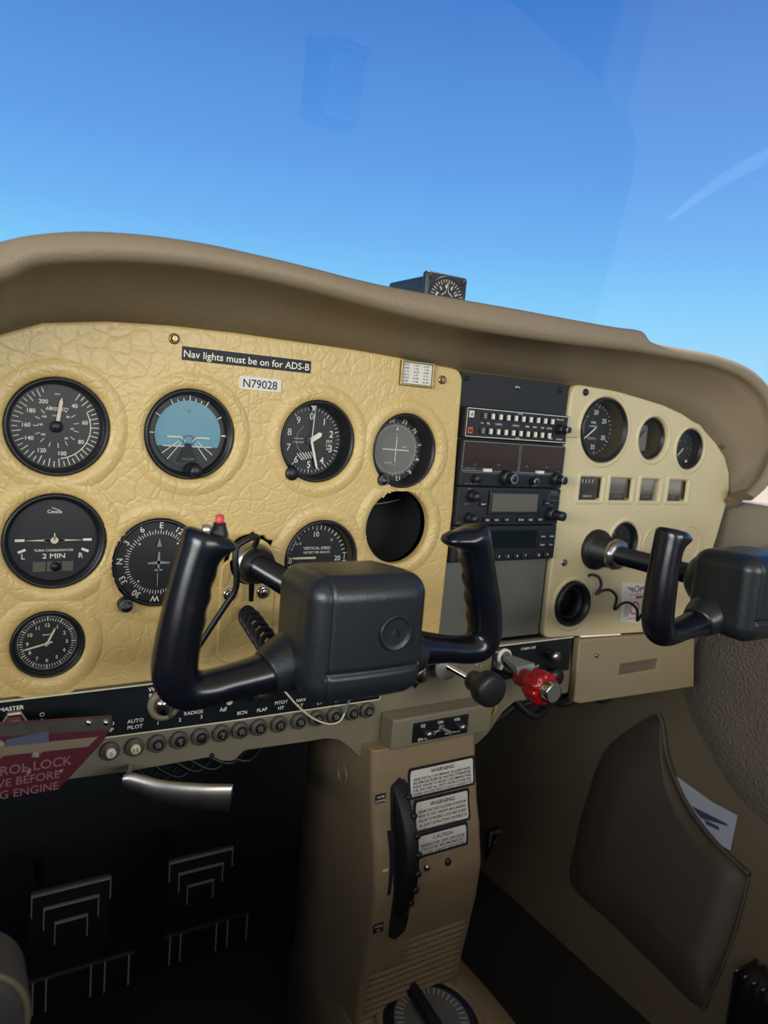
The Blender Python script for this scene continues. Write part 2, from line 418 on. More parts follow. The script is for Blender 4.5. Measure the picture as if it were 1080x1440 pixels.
# =================================================================== GLARESHIELD
ST = [((0, 397), (0, 340), (0, 467), -.10), ((50, 375), (50, 330), (30, 457), -.10), ((125, 369), (120, 325.5), (100, 450), -.10), ((200, 370), (200, 330), (180, 451), -.10),
      ((275, 377), (280, 341), (260, 459), -.10), ((350, 390), (352, 356), (330, 468), -.10), ((425, 407), (428, 374), (400, 477), -.10), ((500, 427), (502, 393), (470, 487), -.10),
      ((560, 443), (562, 406), (530, 498), -.10), ((640, 460), (642, 420), (605, 513), -.10), ((720, 473), (722, 434), (680, 524), -.10), ((800, 484), (802, 449), (755, 534), -.098),
      ((860, 491), (864, 460), (805, 540), -.093), ((893, 495), (902, 466), (840, 546), -.09), ((908, 498), (918, 482), (860, 550), -.088), ((960, 507), (965, 491), (910, 561), -.078),
      ((1000, 515), (1008, 500), (950, 575), -.068), ((1040, 531), (1050, 516), (985, 594), -.058), ((1066, 553), (1078, 540), (1008, 617), -.05), ((1080, 580), (1094, 572), (1022, 640), -.045),
      ((1087, 618), (1102, 616), (1030, 665), -.042), ((1082, 648), (1095, 654), (1030, 690), -.042), ((1068, 675), (1078, 684), (1027, 703), -.042), ((1050, 694), (1056, 704), (1021, 713), -.042)]
rows = []
def section(A, Lw, T, n):
    y = Lw.y; A = A.copy()
    A2 = A + Vector((0, .016, 0)) - n*.014
    q = [A2, A + Vector((0, .013, 0)) - n*.001, A + Vector((0, -.001, 0)) + n*.001]
    for k in (1, 2, 3, 4):
        t = k/5; p = A.lerp(Lw, t); q.append(p + n*(.010*math.sin(PI*t)*1.0))
    q += [Lw + Vector((0, .004, 0)), Lw, Lw.lerp(T, .12)+Vector((0, -.004, 0)), Lw.lerp(T, .35)+Vector((0, -.0065, 0)), Lw.lerp(T, .65)+Vector((0, -.006, 0)), Lw.lerp(T, .88)+Vector((0, -.003, 0)), T]
    q += [T+Vector((0, .012, 0))+n*.001, T+Vector((0, .04, 0))+n*.003]
    return q
raw = [(atY(*a, 0.0), atY(*l, y), atY(*t, y)) for (l, t, a, y) in ST]
for (A, L_, T_), x in (((raw[0][0], raw[0][1], raw[0][2]), None),):
    ex = []
    for dx, dz in ((-.16, -.13), (-.105, -.062), (-.05, -.022)):
        o = Vector((dx, 0, dz)); ex.append((A+o, L_+o, T_+o))
raw = ex+raw
for i, (A, L_, T_) in enumerate(raw):
    a0 = raw[max(0, i-1)][0]; a1 = raw[min(len(raw)-1, i+1)][0]; tg = (a1-a0).normalized(); n = Vector((-tg.z, 0, tg.x))
    q = section(A, L_, T_, n)
    # top surface runs back towards the windshield over the centre, wraps on to the side at the right
    back = .40-.22*((T_.x-.3)/.95)**2 if n.z > .5 else .03
    q += [q[-1]+Vector((0, (back-q[-1].y)*.5, .001)), Vector((q[-1].x, max(back, q[-1].y+.01), q[-1].z-.004))]
    rows.append(q)
# smooth along the path
def crv(a, b, c, d, t): return .5*((2*b)+(-a+c)*t+(2*a-5*b+4*c-d)*t*t+(-a+3*b-3*c+d)*t**3)
rr = []
for i in range(len(rows)-1):
    for k in range(6):
        t = k/6; rr.append([crv(rows[max(0, i-1)][j], rows[i][j], rows[i+1][j], rows[min(len(rows)-1, i+2)][j], t) for j in range(len(rows[0]))])
rr.append(rows[-1])
G = MB(); m_ = len(rr[0]); G.add([tuple(p) for p in rr[-1]]+[tuple(sum((Vector(p) for p in rr[-1]), Vector())/m_)], [(j, (j+1) % m_, m_) for j in range(m_)])
G.add([p for r in rr for p in r], [(i*m_+j, i*m_+j+1, (i+1)*m_+j+1, (i+1)*m_+j) for i in range(len(rr)-1) for j in range(m_-1)], True)
tag(G.build('glareshield', SHROUD), 'tan padded glareshield hood arching over the whole instrument panel', 'glareshield')

# =================================================================== INSTRUMENT POSITIONS (x, z, r)
ASI = (0, 0, .0415); AI = (.1122, 0, .0415); ALT = (.2430, 0, .0415); VOR = (.3475, -.005, .0405); TC = (0, -.0977, .0415)
DG = (.0885, -.1195, .0415); VSI = (.2555, -.1220, .0415); HOLE = (.3464, -.0887, .0405); CLK = (-.0040, -.189, .0300); YH = (.178, -.121, .027)
TACH = (.6469, .035, .0415); G2 = (.7426, .0291, .0285); G3 = (.8224, .0185, .0285); VH = (.6256, -.193, .030); SUC = (.711, -.113, .0275); YH2 = (.657, -.123, .0)

def notch(c, ang, d, r):
    """circle outline with a small round lobe for a knob at clock angle ang"""
    a = math.radians(ang); kx, kz = c[0]+d*math.sin(a), c[1]+d*math.cos(a)
    out = []
    for i in range(120):
        t = 2*PI*i/120; dx, dz = math.cos(t), math.sin(t)
        best = c[2]
        # ray from centre vs lobe circle
        b = dx*(kx-c[0])+dz*(kz-c[1]); cc = (kx-c[0])**2+(kz-c[1])**2-r*r; D_ = b*b-cc
        if D_ > 0 and b > 0: best = max(best, b+math.sqrt(D_))
        out.append((c[0]+dx*best, c[1]+dz*best))
    return out
def jagged(c):
    out = []
    for i in range(60):
        t = 2*PI*i/60; r = c[2]*(1+(.13*abs(math.sin(7*t))+.10*math.sin(3*t+1) if -1.0 < (t if t < PI else t-2*PI) < 1.6 else 0)); out.append((c[0]+r*math.cos(t), c[1]+r*math.sin(t)))
    return out

# =================================================================== PANELS
Lout = [(-.17, -.12), (-.15, -.03), (-.10, .035), (-.044, .071), (-.014, .084), (.036, .092), (.09, .0955), (.15, .0965), (.198, .096), (.265, .0955), (.328, .0935), (.385, .090)]
Lout = smooth_poly(Lout+[(.405, .089)], 1)
Lo = Lout[:-1] + round_corners([(.385, .0905), (.4145, .088), (.4150, .02)], [0, .02, 0])[1:-1] + [(.4155, .02), (.4180, -.07), (.4165, -.15), (.4150, -.2335), (.20, -.2325), (.05, -.2335), (-.17, -.2335)]
def rim(B, c, grow=.016, h=.0035):
    r = c[2]; P = []
    for k in range(13):
        t = k/12; P.append((r+.001+grow*t, -.0002 - h*(math.sin(PI*min(1, t*1.25+.0)) if t < .8 else 0) * (1-t)**.3 if 0 < t < .8 else .0003))
    B.lathe(P, (c[0], 0, c[1]), n=72)
def lextra(B):
    allc = (ASI, AI, ALT, VOR, TC, DG, VSI, HOLE, CLK)
    for c in allc:
        k0 = len(B.f); rim(B, c, .018, .0018)
        keep = [i for i in range(k0, len(B.f)) if all(o is c or math.hypot(sum(B.v[j][0] for j in B.f[i])/4-o[0], sum(B.v[j][2] for j in B.f[i])/4-o[1]) > o[2]+.0015 for o in allc)]
        B.f[k0:] = [B.f[i] for i in keep]; B.sm[k0:] = [B.sm[i] for i in keep]; B.mi[k0:] = [B.mi[i] for i in keep]
holesL = [circle(*ASI), circle(*AI), notch(ALT, 222, .044, .0085), notch(VOR, 222, .0415, .0085), circle(*TC), notch(DG, 225, .047, .009), circle(*VSI), circle(*HOLE), circle(*CLK), jagged(YH)]
pan = thing('instrument_panel', 'yellow grained leatherette instrument panel on the left side', 'instrument panel', (.13, .01, -.07))
def kid(o, par):
    o.parent = par; o.matrix_parent_inverse = Matrix.Translation(-Vector(par.location)); return o
kid(plate('panel_cover', Lo, holesL, 0, .012, .003, LEATHER, extra=lextra), pan)
# access plate round the control column
acc = [(x, z) for x, z in rrect(.147, -.222, .203, -.117, .012)]
kid(plate('access_plate', acc, [circle(YH[0], YH[1], .024)], -.0025, .003, .001, LEATHER), pan)
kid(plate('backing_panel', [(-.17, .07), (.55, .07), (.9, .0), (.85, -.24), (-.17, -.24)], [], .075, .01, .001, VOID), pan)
def screw(name, x, z, r, m__, par, y=0.0, hexn=False, label=None):
    B = MB(); B.lathe([(r*1.5, 0), (r*1.5, -.0012), (r*1.1, -.0014)], (x, y, z), n=20)
    B.lathe([(r, -.001), (r, -.0030), (r*.8, -.0036), (.00001, -.0038)], (x, y, z), n=6 if hexn else 18, smooth=not hexn)
    B.cbox((x, y-.0038, z), (r*1.2, .0004, r*.25)); B.cbox((x, y-.0038, z), (r*.25, .0004, r*1.2))
    return kid(B.build(name, m__), par)
screw('screw', .093, .084, .0032, BRASS, pan, hexn=True); screw('screw', .386, .075, .0032, BRASS, pan, hexn=True)
screw('screw', .191, -.152, .0042, CHROME, pan, y=-.003); screw('screw', .156, -.152, .0042, CHROME, pan, y=-.003)

# right panel
Ro = [(.5815, .06)] + round_corners([(.5815, .06), (.583, .0885), (.62, .088)], [0, .016, 0])[1:-1] + [(.66, .0865), (.706, .0815), (.755, .0755), (.795, .067), (.84, .052), (.880, .030), (.905, .0105), (.920, -.012), (.9255, -.035), (.9235, -.062), (.912, -.11), (.895, -.165), (.8750, -.235)] + round_corners([(.875, -.235), (.873, -.2485), (.86, -.2478)], [0, .008, 0])[1:-1] + [(.72, -.243), (.62, -.238)] + round_corners([(.62, -.238), (.582, -.236), (.5815, -.215)], [0, .014, 0])[1:-1] + [(.5810, -.2)]
RX = [(.614, .6545), (.669, .7115), (.7285, .7675), (.786, .827)]
rect_holes = [rrect(a, -.0555, b, -.0255, .002) for a, b in RX]
def rextra(B):
    for c in (TACH, G2, G3, SUC, VH): rim(B, c, .008, .0015)
    for a, b in RX:   # raised frames round the four small gauges
        z0, z1 = -.0555, -.0255; o = .006
        I = rrect(a, z0, b, z1, .002); M1 = rrect(a-o*.4, z0-o*.4, b+o*.4, z1+o*.4, .003); O = rrect(a-o, z0-o, b+o, z1+o, .005); n = len(I)
        V = [(p[0], .0005, p[1]) for p in I]+[(p[0], -.0028, p[1]) for p in M1]+[(p[0], .0002, p[1]) for p in O]
        B.add(V, [(k*n+i, k*n+(i+1) % n, (k+1)*n+(i+1) % n, (k+1)*n+i) for k in (0, 1) for i in range(n)], True)
    for cx, cz in ((.775, -.118), (.846, -.118)):   # blank moulded circles
        B.lathe([(.0275, .0002), (.0268, -.0014), (.0255, -.0014), (.0248, .0002)], (cx, 0, cz), n=60)
rpan = thing('instrument_panel', 'smooth ivory plastic instrument panel on the right side', 'instrument panel', (.75, .01, -.07))
kid(plate('panel_cover', Ro, [circle(*TACH), circle(*G2), circle(*G3), circle(*VH), circle(*SUC)]+rect_holes, 0, .012, .003, IVORY, extra=rextra), rpan)
screw('screw', .605, .080, .0030, BLACK, rpan, hexn=False); screw('screw', .893, .025, .0018, GOLD, rpan); screw('screw', .602, -.137, .0030, ALU, rpan, hexn=True)
B = MB(); B.line((.580, .0225), (.5995, .0235), .0007, -.0003); B.line((.5995, .0235), (.606, .0262), .0007, -.0003)
kid(B.build('crack', DARKINK), rpan)

# =================================================================== STICKERS
def sticker(name, pts, m__, label, cat, marks, ink, y=-.0006, part='lettering'):
    xs = [p[0] for p in pts]; zs_ = [p[1] for p in pts]
    t = thing(name, label, cat, (sum(xs)/len(xs), y, sum(zs_)/len(zs_)))
    kid(plate('sheet', pts, [], y, .0006, .0001, m__), t)
    if marks:
        B = MB(); marks(B, y-.0002); kid(B.build(part, ink), t)
    return t
sticker('label_sticker', rrect(.1005, .0665, .2275, .0785, .0003), BLKM, 'black sticker strip reading Nav lights must be on for ADS-B', 'sticker',
        lambda B, y: B.text('Nav lights must be on for ADS-B', .0066, .164, .0725, y, sx=1.03), WHITE)
sticker('registration_sticker', rrect(.155, .0455, .1975, .0578, .002), PAPER, 'small white sticker with registration N79028', 'sticker',
        lambda B, y: B.text('N79028', .0080, .1762, .0516, y, sx=.98), DARKINK)
t = thing('compass_card_holder', 'small metal card holder with a paper card at panel top right corner', 'card holder', (.3515, 0, .078))
kid(plate('frame', rrect(.3305, .0648, .3735, .0912, .001), [rrect(.333, .0672, .371, .089, .0005)], -.004, .0045, .0005, BRASS), t)
kid(plate('card', rrect(.3315, .066, .3725, .090, .0004), [], -.0012, .0008, .0001, PAPER), t)
B = MB()
random.seed(3)
for r_ in range(6):
    for c_ in range(3):
        B.text(random.choice(['N', '30', '60', '33', 'E', '120', '150']) + ' ' + random.choice(['358', '029', '061', '272', '301', '088']), .0019, .338+c_*.0128, .0868-r_*.0034, -.0015)
kid(B.build('handwriting', GREYINK), t)

# =================================================================== GAUGES
YD = .012     # dial depth behind panel face
def gauge(name, c, label, cat='gauge', group='flight instruments', deep=.012, face=DIAL, lip=.0, rin=.885, inner=BLACK):
    x, z, r = c
    t = thing(name, label, cat, (x, 0, z), group)
    B = MB(); B.lathe([(r*.995, deep+.010), (r*.995, lip+.0015), (r*.965, lip), (r*.93, lip+.0005), (r*.905, lip+.004), (r*rin, lip+.0045)], n=72)
    B.build('bezel', BLACK, t)
    B = MB(); B.lathe([(r*rin, lip+.0045), (r*(rin-.02), deep*.6+lip), (r*(rin-.03), deep+.0008)], n=72); B.build('inner_ring', inner, t)
    MB().disc(r*rin, deep+.0005, n=72).build('dial_face', face, t)
    MB().disc(r*.91, lip+.0035, n=60).build('cover_glass', GLASS, t)
    return t
def pointer(name, par, ang, l, w, y, m__=WHITE, tail=.0, taper=.3):
    a = math.radians(ang); d = Vector((math.sin(a), math.cos(a))); e = Vector((d.y, -d.x)); B = MB()
    P = [d*-tail-e*w/2, d*-tail+e*w/2, d*(l*.85)+e*w/2*(1 if taper < .5 else 1), d*l+e*w*taper/2, d*l-e*w*taper/2, d*(l*.85)-e*w/2]
    V = [(p.x, y, p.y) for p in P]+[(p.x, y-.0006, p.y) for p in P]; n = 6
    B.add(V, [list(range(n)), list(range(2*n-1, n-1, -1))]+[(i, (i+1) % n, n+(i+1) % n, n+i) for i in range(n)])
    return B.build(name, m__, par)
def hub(par, r, y, m__=BLACK):
    return MB().lathe([(r, y), (r, y-.0012), (.00001, y-.0014)], n=20).build('hub', m__, par)
def knob(par, ang, d, r, y, m__=BLACK, depth=.016, name='knob', mark=None):
    a = math.radians(ang); x, z = d*math.sin(a), d*math.cos(a); B = MB()
    for_k = [(r*1.25, y+.008), (r*1.25, y), (r*.9, y-.001), (r*.96, y-.003), (r, y-depth+.002), (r*.9, y-depth), (.00001, y-depth)]
    B.lathe(for_k, (x, 0, z), n=28)
    o = B.build(name, m__, par)
    if mark:
        q = MB(); q.text(mark, r*.42, x, z, y-depth-.0002, rot=-10); q.arc(0, 350, r*.86, r*.08, y-depth-.0002, (x, z)); q.build('knob_marking', GREYINK, o)
    return o

# airspeed
R = .0415; y = YD
t = gauge('airspeed_indicator', ASI, 'airspeed indicator reading just below 40, top left round dial')
B = MB()
for k in range(0, 44):
    a = 32+k*7.15
    if a > 345: break
    B.tick(a, R*.66 if k % 2 == 0 else R*.72, R*.83, .0006, y)
for s_, a in (('40', 37), ('60', 78), ('80', 121), ('100', 167), ('120', 208), ('140', 243), ('160', 271), ('180', 302), ('200', 333)):
    B.text(s_, .0036, R*.56*math.sin(math.radians(a)), R*.56*math.cos(math.radians(a)), y)
for s_, a in (('40', 45), ('60', 95), ('80', 140), ('100', 235), ('140', 275), ('160', 310)):
    B.text(s_, .0020, R*.30*math.sin(math.radians(a)), R*.30*math.cos(math.radians(a)), y)
for a in range(30, 345, 24): B.tick(a, R*.34, R*.44, .0005, y)
B.text('AIRSPEED', .0030, 0, R*.36, y); B.text('KNOTS', .0015, 0, R*.22, y); B.text('MPH', .0015, 0, R*.66, y)
B.build('dial_markings', WHITE, t)
MB().arc(62, 172, R*.66, .0009, y-.0001).build('flap_range_arc', CREAM, t)
pointer('pointer', t, 8, R*.60, .0028, y-.002, CREAM, taper=.1); hub(t, .005, y-.002)
# attitude
t = gauge('attitude_indicator', AI, 'attitude indicator with blue sky disc, second dial of top row', deep=.010)
B = MB(); n = 40; r = R*.74
def seg(a0, a1, rr, y_):
    return [(rr*math.sin(math.radians(a0+(a1-a0)*i/n)), rr*math.cos(math.radians(a0+(a1-a0)*i/n))) for i in range(n+1)]
B.q2(seg(-112, 112, r, y), y-.003); B.build('horizon_sky', SKYD, t)
B = MB(); B.q2(seg(112, 248, r, y), y-.003)
B.build('horizon_ground', GNDD, t)
B = MB()
for a in (-60, -30, -20, -10, 0, 10, 20, 30, 60): B.tick(a, r*1.0, r*(1.16 if a % 30 == 0 else 1.08), .0008, y-.0035)
B.tick(90, r*1.02, r*1.2, .0012, y-.0035); B.tick(-90, r*1.02, r*1.2, .0008, y-.0035)
for a, w_ in ((-128, .0006), (128, .0006), (-142, .0006), (142, .0006)): B.tick(a, r*.35, r*.98, w_, y-.0035)
B.line((-r*.74, -r*.375), (r*.74, -r*.375), .0007, y-.0035)
B.build('dial_markings', WHITE, t)
B = MB(); B.line((-R*.48, -.003), (-R*.18, -.003), .0014, y-.005); B.line((-R*.18, -.003), (-R*.08, -.0065), .0012, y-.005); B.line((R*.48, -.003), (R*.18, -.003), .0014, y-.005); B.line((R*.18, -.003), (R*.08, -.0065), .0012, y-.005)
B.build('aircraft_symbol', CREAM, t)
B = MB(); B.q2([(-R*.05, -R*.20), (R*.05, -R*.20), (R*.24, -R*.62), (-R*.24, -R*.62)], y-.0045); B.arc(0, 359, R*.12, .0005, y-.0052, (0, -.006)); B.build('symbol_post', BLKM, t)
B = MB(); B.text('VACUUM', .0020, 0, -R*.55, y-.0049); B.text('A', .003, 0, R*.52, y-.0049); B.build('lettering', GREYINK, t)
knob(t, 172, R*.80, .0058, .003, depth=.012)
# altimeter
t = gauge('altimeter', ALT, 'altimeter with two white pointers, third dial of top row', deep=.022, inner=BLKM, rin=.9, lip=.002)
y = .022; B = MB()
for k in range(50): B.tick(k*7.2, R*.74 if k % 5 else R*.70, R*.81, .0005 if k % 5 else .0008, y) if not 216 < k*7.2 < 320 else None
for k in range(10):
    a = math.radians(k*36); B.text(str(k), .0072, R*.60*math.sin(a), R*.60*math.cos(a), y)
B.text('CALIBRATED', .0013, -R*.32, R*.03, y); B.text('TO 20,000 FEET', .0013, -R*.32, -R*.06, y)
B.text('29.9', .0030, R*.52, -R*.0, y); B.text('3 0 0', .0024, R*.52, -R*.1, y); B.text('30.1', .0026, R*.52, -R*.19, y)
for k in range(6):
    B.line((-R*.34+k*R*.075, -R*.34+k*R*.012), (-R*.18+k*R*.06, -R*.50+k*R*.015), .0010, y)
B.arc(150, 330, R*.38, .0002, y)
B.build('dial_markings', WHITE, t)
MB().disc(R*.12, y-.0012).build('hub', BLACK, t)
pointer('pointer', t, 164, R*.74, .0024, y-.0025, tail=0, taper=.4); pointer('pointer', t, 56, R*.34, .0050, y-.0018, tail=0, taper=.05); pointer('pointer', t, 3, R*.74, .0008, y-.0033, tail=0)
B = MB(); B.q2([(-.0035, R*.86), (.0035, R*.86), (0, R*.72)], y-.0034); B.build('triangle_marker', WHITE, t)
knob(t, 222, .0440, .0068, .002, depth=.008)
# VOR
t = gauge('navigation_indicator', VOR, 'course indicator with grey face and white cross needles, far right of top row', deep=.024, face=DIAL, inner=BLKM, rin=.9, lip=.002)
y = .024; B = MB(); B.disc(R*.66, y-.001); B.build('grey_disc', VORG, t); B = MB()
for k in range(72): B.tick(k*5+2, R*.62, R*(.70 if k % 2 else .735), .0004, y-.0012)
for s_, a in (('30', -12), ('33', 18), ('N', 48), ('3', 78), ('6', 108), ('E', 138), ('12', 168), ('15', 198), ('S', 228), ('21', 258), ('24', 288), ('W', 318)):
    B.text(s_, .0052, R*.80*math.sin(math.radians(a)), R*.80*math.cos(math.radians(a)), y-.0004, rot=a)
B.text('NAV', .0018, R*.28, R*.08, y-.0018); B.text('GS TO FR', .0016, -R*.2, -R*.36, y-.0018)
for k in range(-5, 6):
    B.tick(0, k*R*.08-.0003, k*R*.08+.0003, .0016, y-.0018) if k else None
    B.line((k*R*.08-.0002, -.0008), (k*R*.08+.0003, -.0008), .0016, y-.0018)
B.build('dial_markings', WHITE, t)
pointer('needle', t, 2, R*.34, .0009, y-.002, tail=R*.34); pointer('needle', t, 91, R*.42, .0009, y-.0022, tail=R*.42)
B = MB(); B.q2([(-.002, R*.52), (.002, R*.52), (0, R*.62)], y-.0025); B.build('triangle_marker', CREAM, t)
knob(t, 222, .0425, .0062, .002, depth=.008, mark='OBS')
# turn coordinator
t = gauge('turn_coordinator', TC, 'turn coordinator with white aeroplane silhouette marked 2 MIN', deep=.010)
y = .010; B = MB()
for sx_ in (-1, 1):
    B.q2([(sx_*R*.56, .0008), (sx_*R*.74, .0008), (sx_*R*.74, -.0013), (sx_*R*.56, -.0013)], y)
    B.q2([(sx_*R*.55, -R*.18), (sx_*R*.69, -R*.235), (sx_*R*.67, -R*.285), (sx_*R*.53, -R*.225)], y)
B.text('L', .0048, -R*.58, -R*.34, y); B.text('R', .0048, R*.53, -R*.34, y)
B.text('TURN COORDINATOR', .0021, 0, -R*.22, y, sx=1.05); B.text('2 MIN', .0044, 0, -R*.34, y, sx=1.2); B.text('Cessna', .0030, 0, R*.60, y)
B.line((-R*.06, R*.68), (R*.10, R*.62), .0005, y)
B.build('dial_markings', WHITE, t)
B = MB(); B.q2([(-R*.53, 0), (-R*.08, .0010), (-R*.08, -.0010), (-R*.53, -.0003)], y-.002); B.q2([(R*.53, 0), (R*.08, .0010), (R*.08, -.0010), (R*.53, -.0003)], y-.002)
B.q2([(-R*.2, .001), (R*.2, .001), (R*.2, -.001), (-R*.2, -.001)], y-.002); B.disc(.0030, y-.0024); B.line((0, 0), (0, R*.15), .0010, y-.0024); B.build('aircraft_symbol', CREAM, t)
B = MB(); B.q2([(-R*.40, -R*.46), (R*.38, -R*.46), (R*.38, -R*.67), (-R*.40, -R*.67)], y-.0005); B.build('inclinometer_tube', LCD, t)
B = MB(); B.q2([(R*.12, -R*.46), (R*.16, -R*.46), (R*.16, -R*.67), (R*.12, -R*.67)], y-.0008); B.q2([(-R*.16, -R*.46), (-R*.13, -R*.46), (-R*.13, -R*.67), (-R*.16, -R*.67)], y-.0008); B.build('reference_lines', DARKINK, t)
MB().lathe([(.0042, y-.0008), (.0042, y-.002), (.00001, y-.003)], (R*.03, 0, -R*.565), n=20).build('ball', RUBBER, t)
# directional gyro
t = gauge('heading_indicator', DG, 'heading indicator with small aeroplane symbol, behind left grip of near yoke', deep=.005, rin=.95, lip=.001)
y = .005
B = MB()
for k in range(72): B.tick(k*5+3, R*.64, R*(.71 if k % 2 else .74), .0006, y)
for s_, a in (('E', 3), ('12', 33), ('15', 63), ('S', 93), ('21', 123), ('24', 153), ('W', 183), ('30', 213), ('33', 243), ('N', 273), ('3', 303), ('6', 333)):
    B.text(s_, .0058, R*.84*math.sin(math.radians(a)), R*.84*math.cos(math.radians(a)), y, rot=a)
for a in (-45, 45, 135, 225): B.add([(R*.59*math.sin(math.radians(a))+.0009*math.cos(q*PI/4), y, R*.59*math.cos(math.radians(a))+.0009*math.sin(q*PI/4)) for q in range(8)], [list(range(8))])
B.line((0, -R*.25), (0, -R*.56), .0003, y)
B.build('dial_markings', WHITE, t)
B = MB(); yy = y-.0018
B.q2([(-.0009, R*.24), (.0009, R*.24), (.0013, .002), (.0007, -R*.2), (-.0007, -R*.2), (-.0013, .002)], yy); B.q2([(-R*.25, .0002), (-R*.25, -.0012), (0, -.0016), (R*.25, -.0012), (R*.25, .0002), (0, .0016)], yy)
B.q2([(-R*.09, -R*.19), (R*.09, -R*.19), (R*.09, -R*.155), (0, -R*.13), (-R*.09, -R*.155)], yy); B.q2([(-.0022, R*.36), (.0022, R*.36), (0, R*.56)], yy)
B.build('aircraft_symbol', GREYINK, t)
knob(t, 221, .0470, .0066, .001, depth=.014, mark='PUSH')
# VSI
t = gauge('vertical_speed_indicator', VSI, 'vertical speed indicator partly hidden behind near yoke hub', deep=.014, inner=GOLD, rin=.9)
y = .014; B = MB()
for k in range(-10, 11):
    a = 270+k*8.7; B.tick(a, R*.68 if k % 5 == 0 else R*.74, R*.82, .0006, y)
for k in range(11, 20): B.tick(270+k*8.7, R*.72, R*.82, .0008 if k % 5 else .0012, y)
for s_, a, h in (('5', 308, .003), ('10', 356, .0055), ('15', 42, .0028), ('20', 93, .0055), ('5', 232, .003), ('10', 184, .0055)):
    B.text(s_, h, R*.60*math.sin(math.radians(a)), R*.60*math.cos(math.radians(a)), y)
B.text('0', .0052, -R*.72, -.003, y-.0004)
B.text('VERTICAL SPEED', .0031, 0, R*.24, y); B.text('100 FEET PER MINUTE', .0025, 0, R*.13, y, sx=.95); B.text('UP', .0018, -R*.56, R*.35, y); B.text('DOWN', .0018, -R*.52, -R*.36, y); B.text('Cessna', .0026, 0, -R*.28, y)
B.arc(285, 305, R*.72, .0005, y); B.arc(235, 255, R*.72, .0005, y)
B.line((R*.74, R*.1), (R*.86, R*.1), .0007, y); B.line((R*.74, -R*.12), (R*.86, -R*.12), .0007, y); B.line((R*.80, R*.1), (R*.80, -R*.12), .0007, y)
B.build('dial_markings', WHITE, t)
pointer('pointer', t, 270, R*.70, .0022, y-.002, CREAM, tail=-R*.05, taper=.6)
# clock
t = gauge('panel_clock', CLK, 'small round quartz clock below the turn coordinator', 'clock', deep=.008)
y = .008; r = .030; B = MB()
for k in range(60): B.tick(k*6, r*.66, r*(.74 if k % 5 else .78), .0005 if k % 5 else .0008, y)
for k in range(1, 13): B.text(str(k), .0033, r*.53*math.sin(math.radians(k*30)), r*.53*math.cos(math.radians(k*30)), y)
B.text('QUARTZ', .0014, 0, r*.24, y); B.arc(0, 359, r*.79, .0002, y, n=60)
B.build('dial_markings', WHITE, t)
pointer('hour_hand', t, 25, r*.48, .0016, y-.001, CREAM, tail=.003); pointer('minute_hand', t, 256, r*.68, .0014, y-.0018, CREAM, tail=.004); MB().lathe([(.0016, y-.0018), (.0016, y-.003), (.00001, y-.003)], n=14).build('hub', CREAM, t)
# tachometer
t = gauge('tachometer', TACH, 'large round tachometer at top left of the ivory right panel', deep=.020, inner=GOLD, group='engine instruments', rin=.88, lip=-.003)
y = .020; B = MB()
for k in range(36): B.tick(-138+k*10.2, R*.70 if k % 5 == 0 else R*.75, R*.81, .0007, y) if -138+k*10.2 < 200 else None
for k, s_ in enumerate(['0', '5', '10', '15', '20', '25', '30', '35']):
    a = math.radians([-178, -135, -88, -38, 6, 58, 115, 172][k]); B.text('' if k == 0 else s_, .0062, R*.55*math.sin(a), R*.55*math.cos(a), y)
B.text('RPM', .0032, 0, R*.22, y); B.text('HUNDREDS', .002, 0, R*.10, y); B.text('0 2 9 3 1', .0030, 0, -R*.28, y)
B.build('dial_markings', WHITE, t); pointer('pointer', t, 232, R*.6, .0016, y-.002, tail=.004)
# two small round gauges
t = gauge('engine_gauge', G2, 'small round gauge next to the tachometer, pale face deep in its hole', group='engine instruments', deep=.026, inner=GOLD, lip=.004)
r = .0285; B = MB(); B.q2([(-r*.3, -r*.62), (r*.62, -r*.62), (r*.62, r*.62), (-r*.3, r*.62)], .0262); B.build('pale_scale', VORG, t)
pointer('pointer', t, 40, r*.5, .0012, .024, DARKINK)
t = gauge('engine_gauge', G3, 'small round dark gauge at right end of the top row of the right panel', group='engine instruments', deep=.014)
B = MB()
for k in range(14): B.tick(-150+k*22, r*.62, r*.78, .0008, .014)
for k, s_ in enumerate('2468'): B.text(s_, .0035, r*.42*math.sin(-1.5+k), r*.42*math.cos(-1.5+k), .014)
B.build('dial_markings', GREYINK, t); pointer('pointer', t, 225, r*.6, .0012, .012, WHITE); MB().lathe([(.0016, .012), (.0016, .010), (.00001, .010)], (r*.3, 0, -r*.62), n=12).build('adjusting_screw', WHITE, t)
t = gauge('suction_gauge', SUC, 'small round gauge with a red mark above the far yoke shaft', group='engine instruments', deep=.010)
B = MB(); B.text('4', .0035, -r*.35, r*.4, .010); B.text('5', .0035, r*.1, r*.45, .010)
for k in range(9): B.tick(-100+k*25, r*.62, r*.76, .0006, .010)
B.build('dial_markings', GREYINK, t); B = MB(); B.q2([(-.008, -.006), (-.001, -.004), (-.001, .0008), (-.008, -.001)], .0098); B.build('red_mark', REDINK, t)
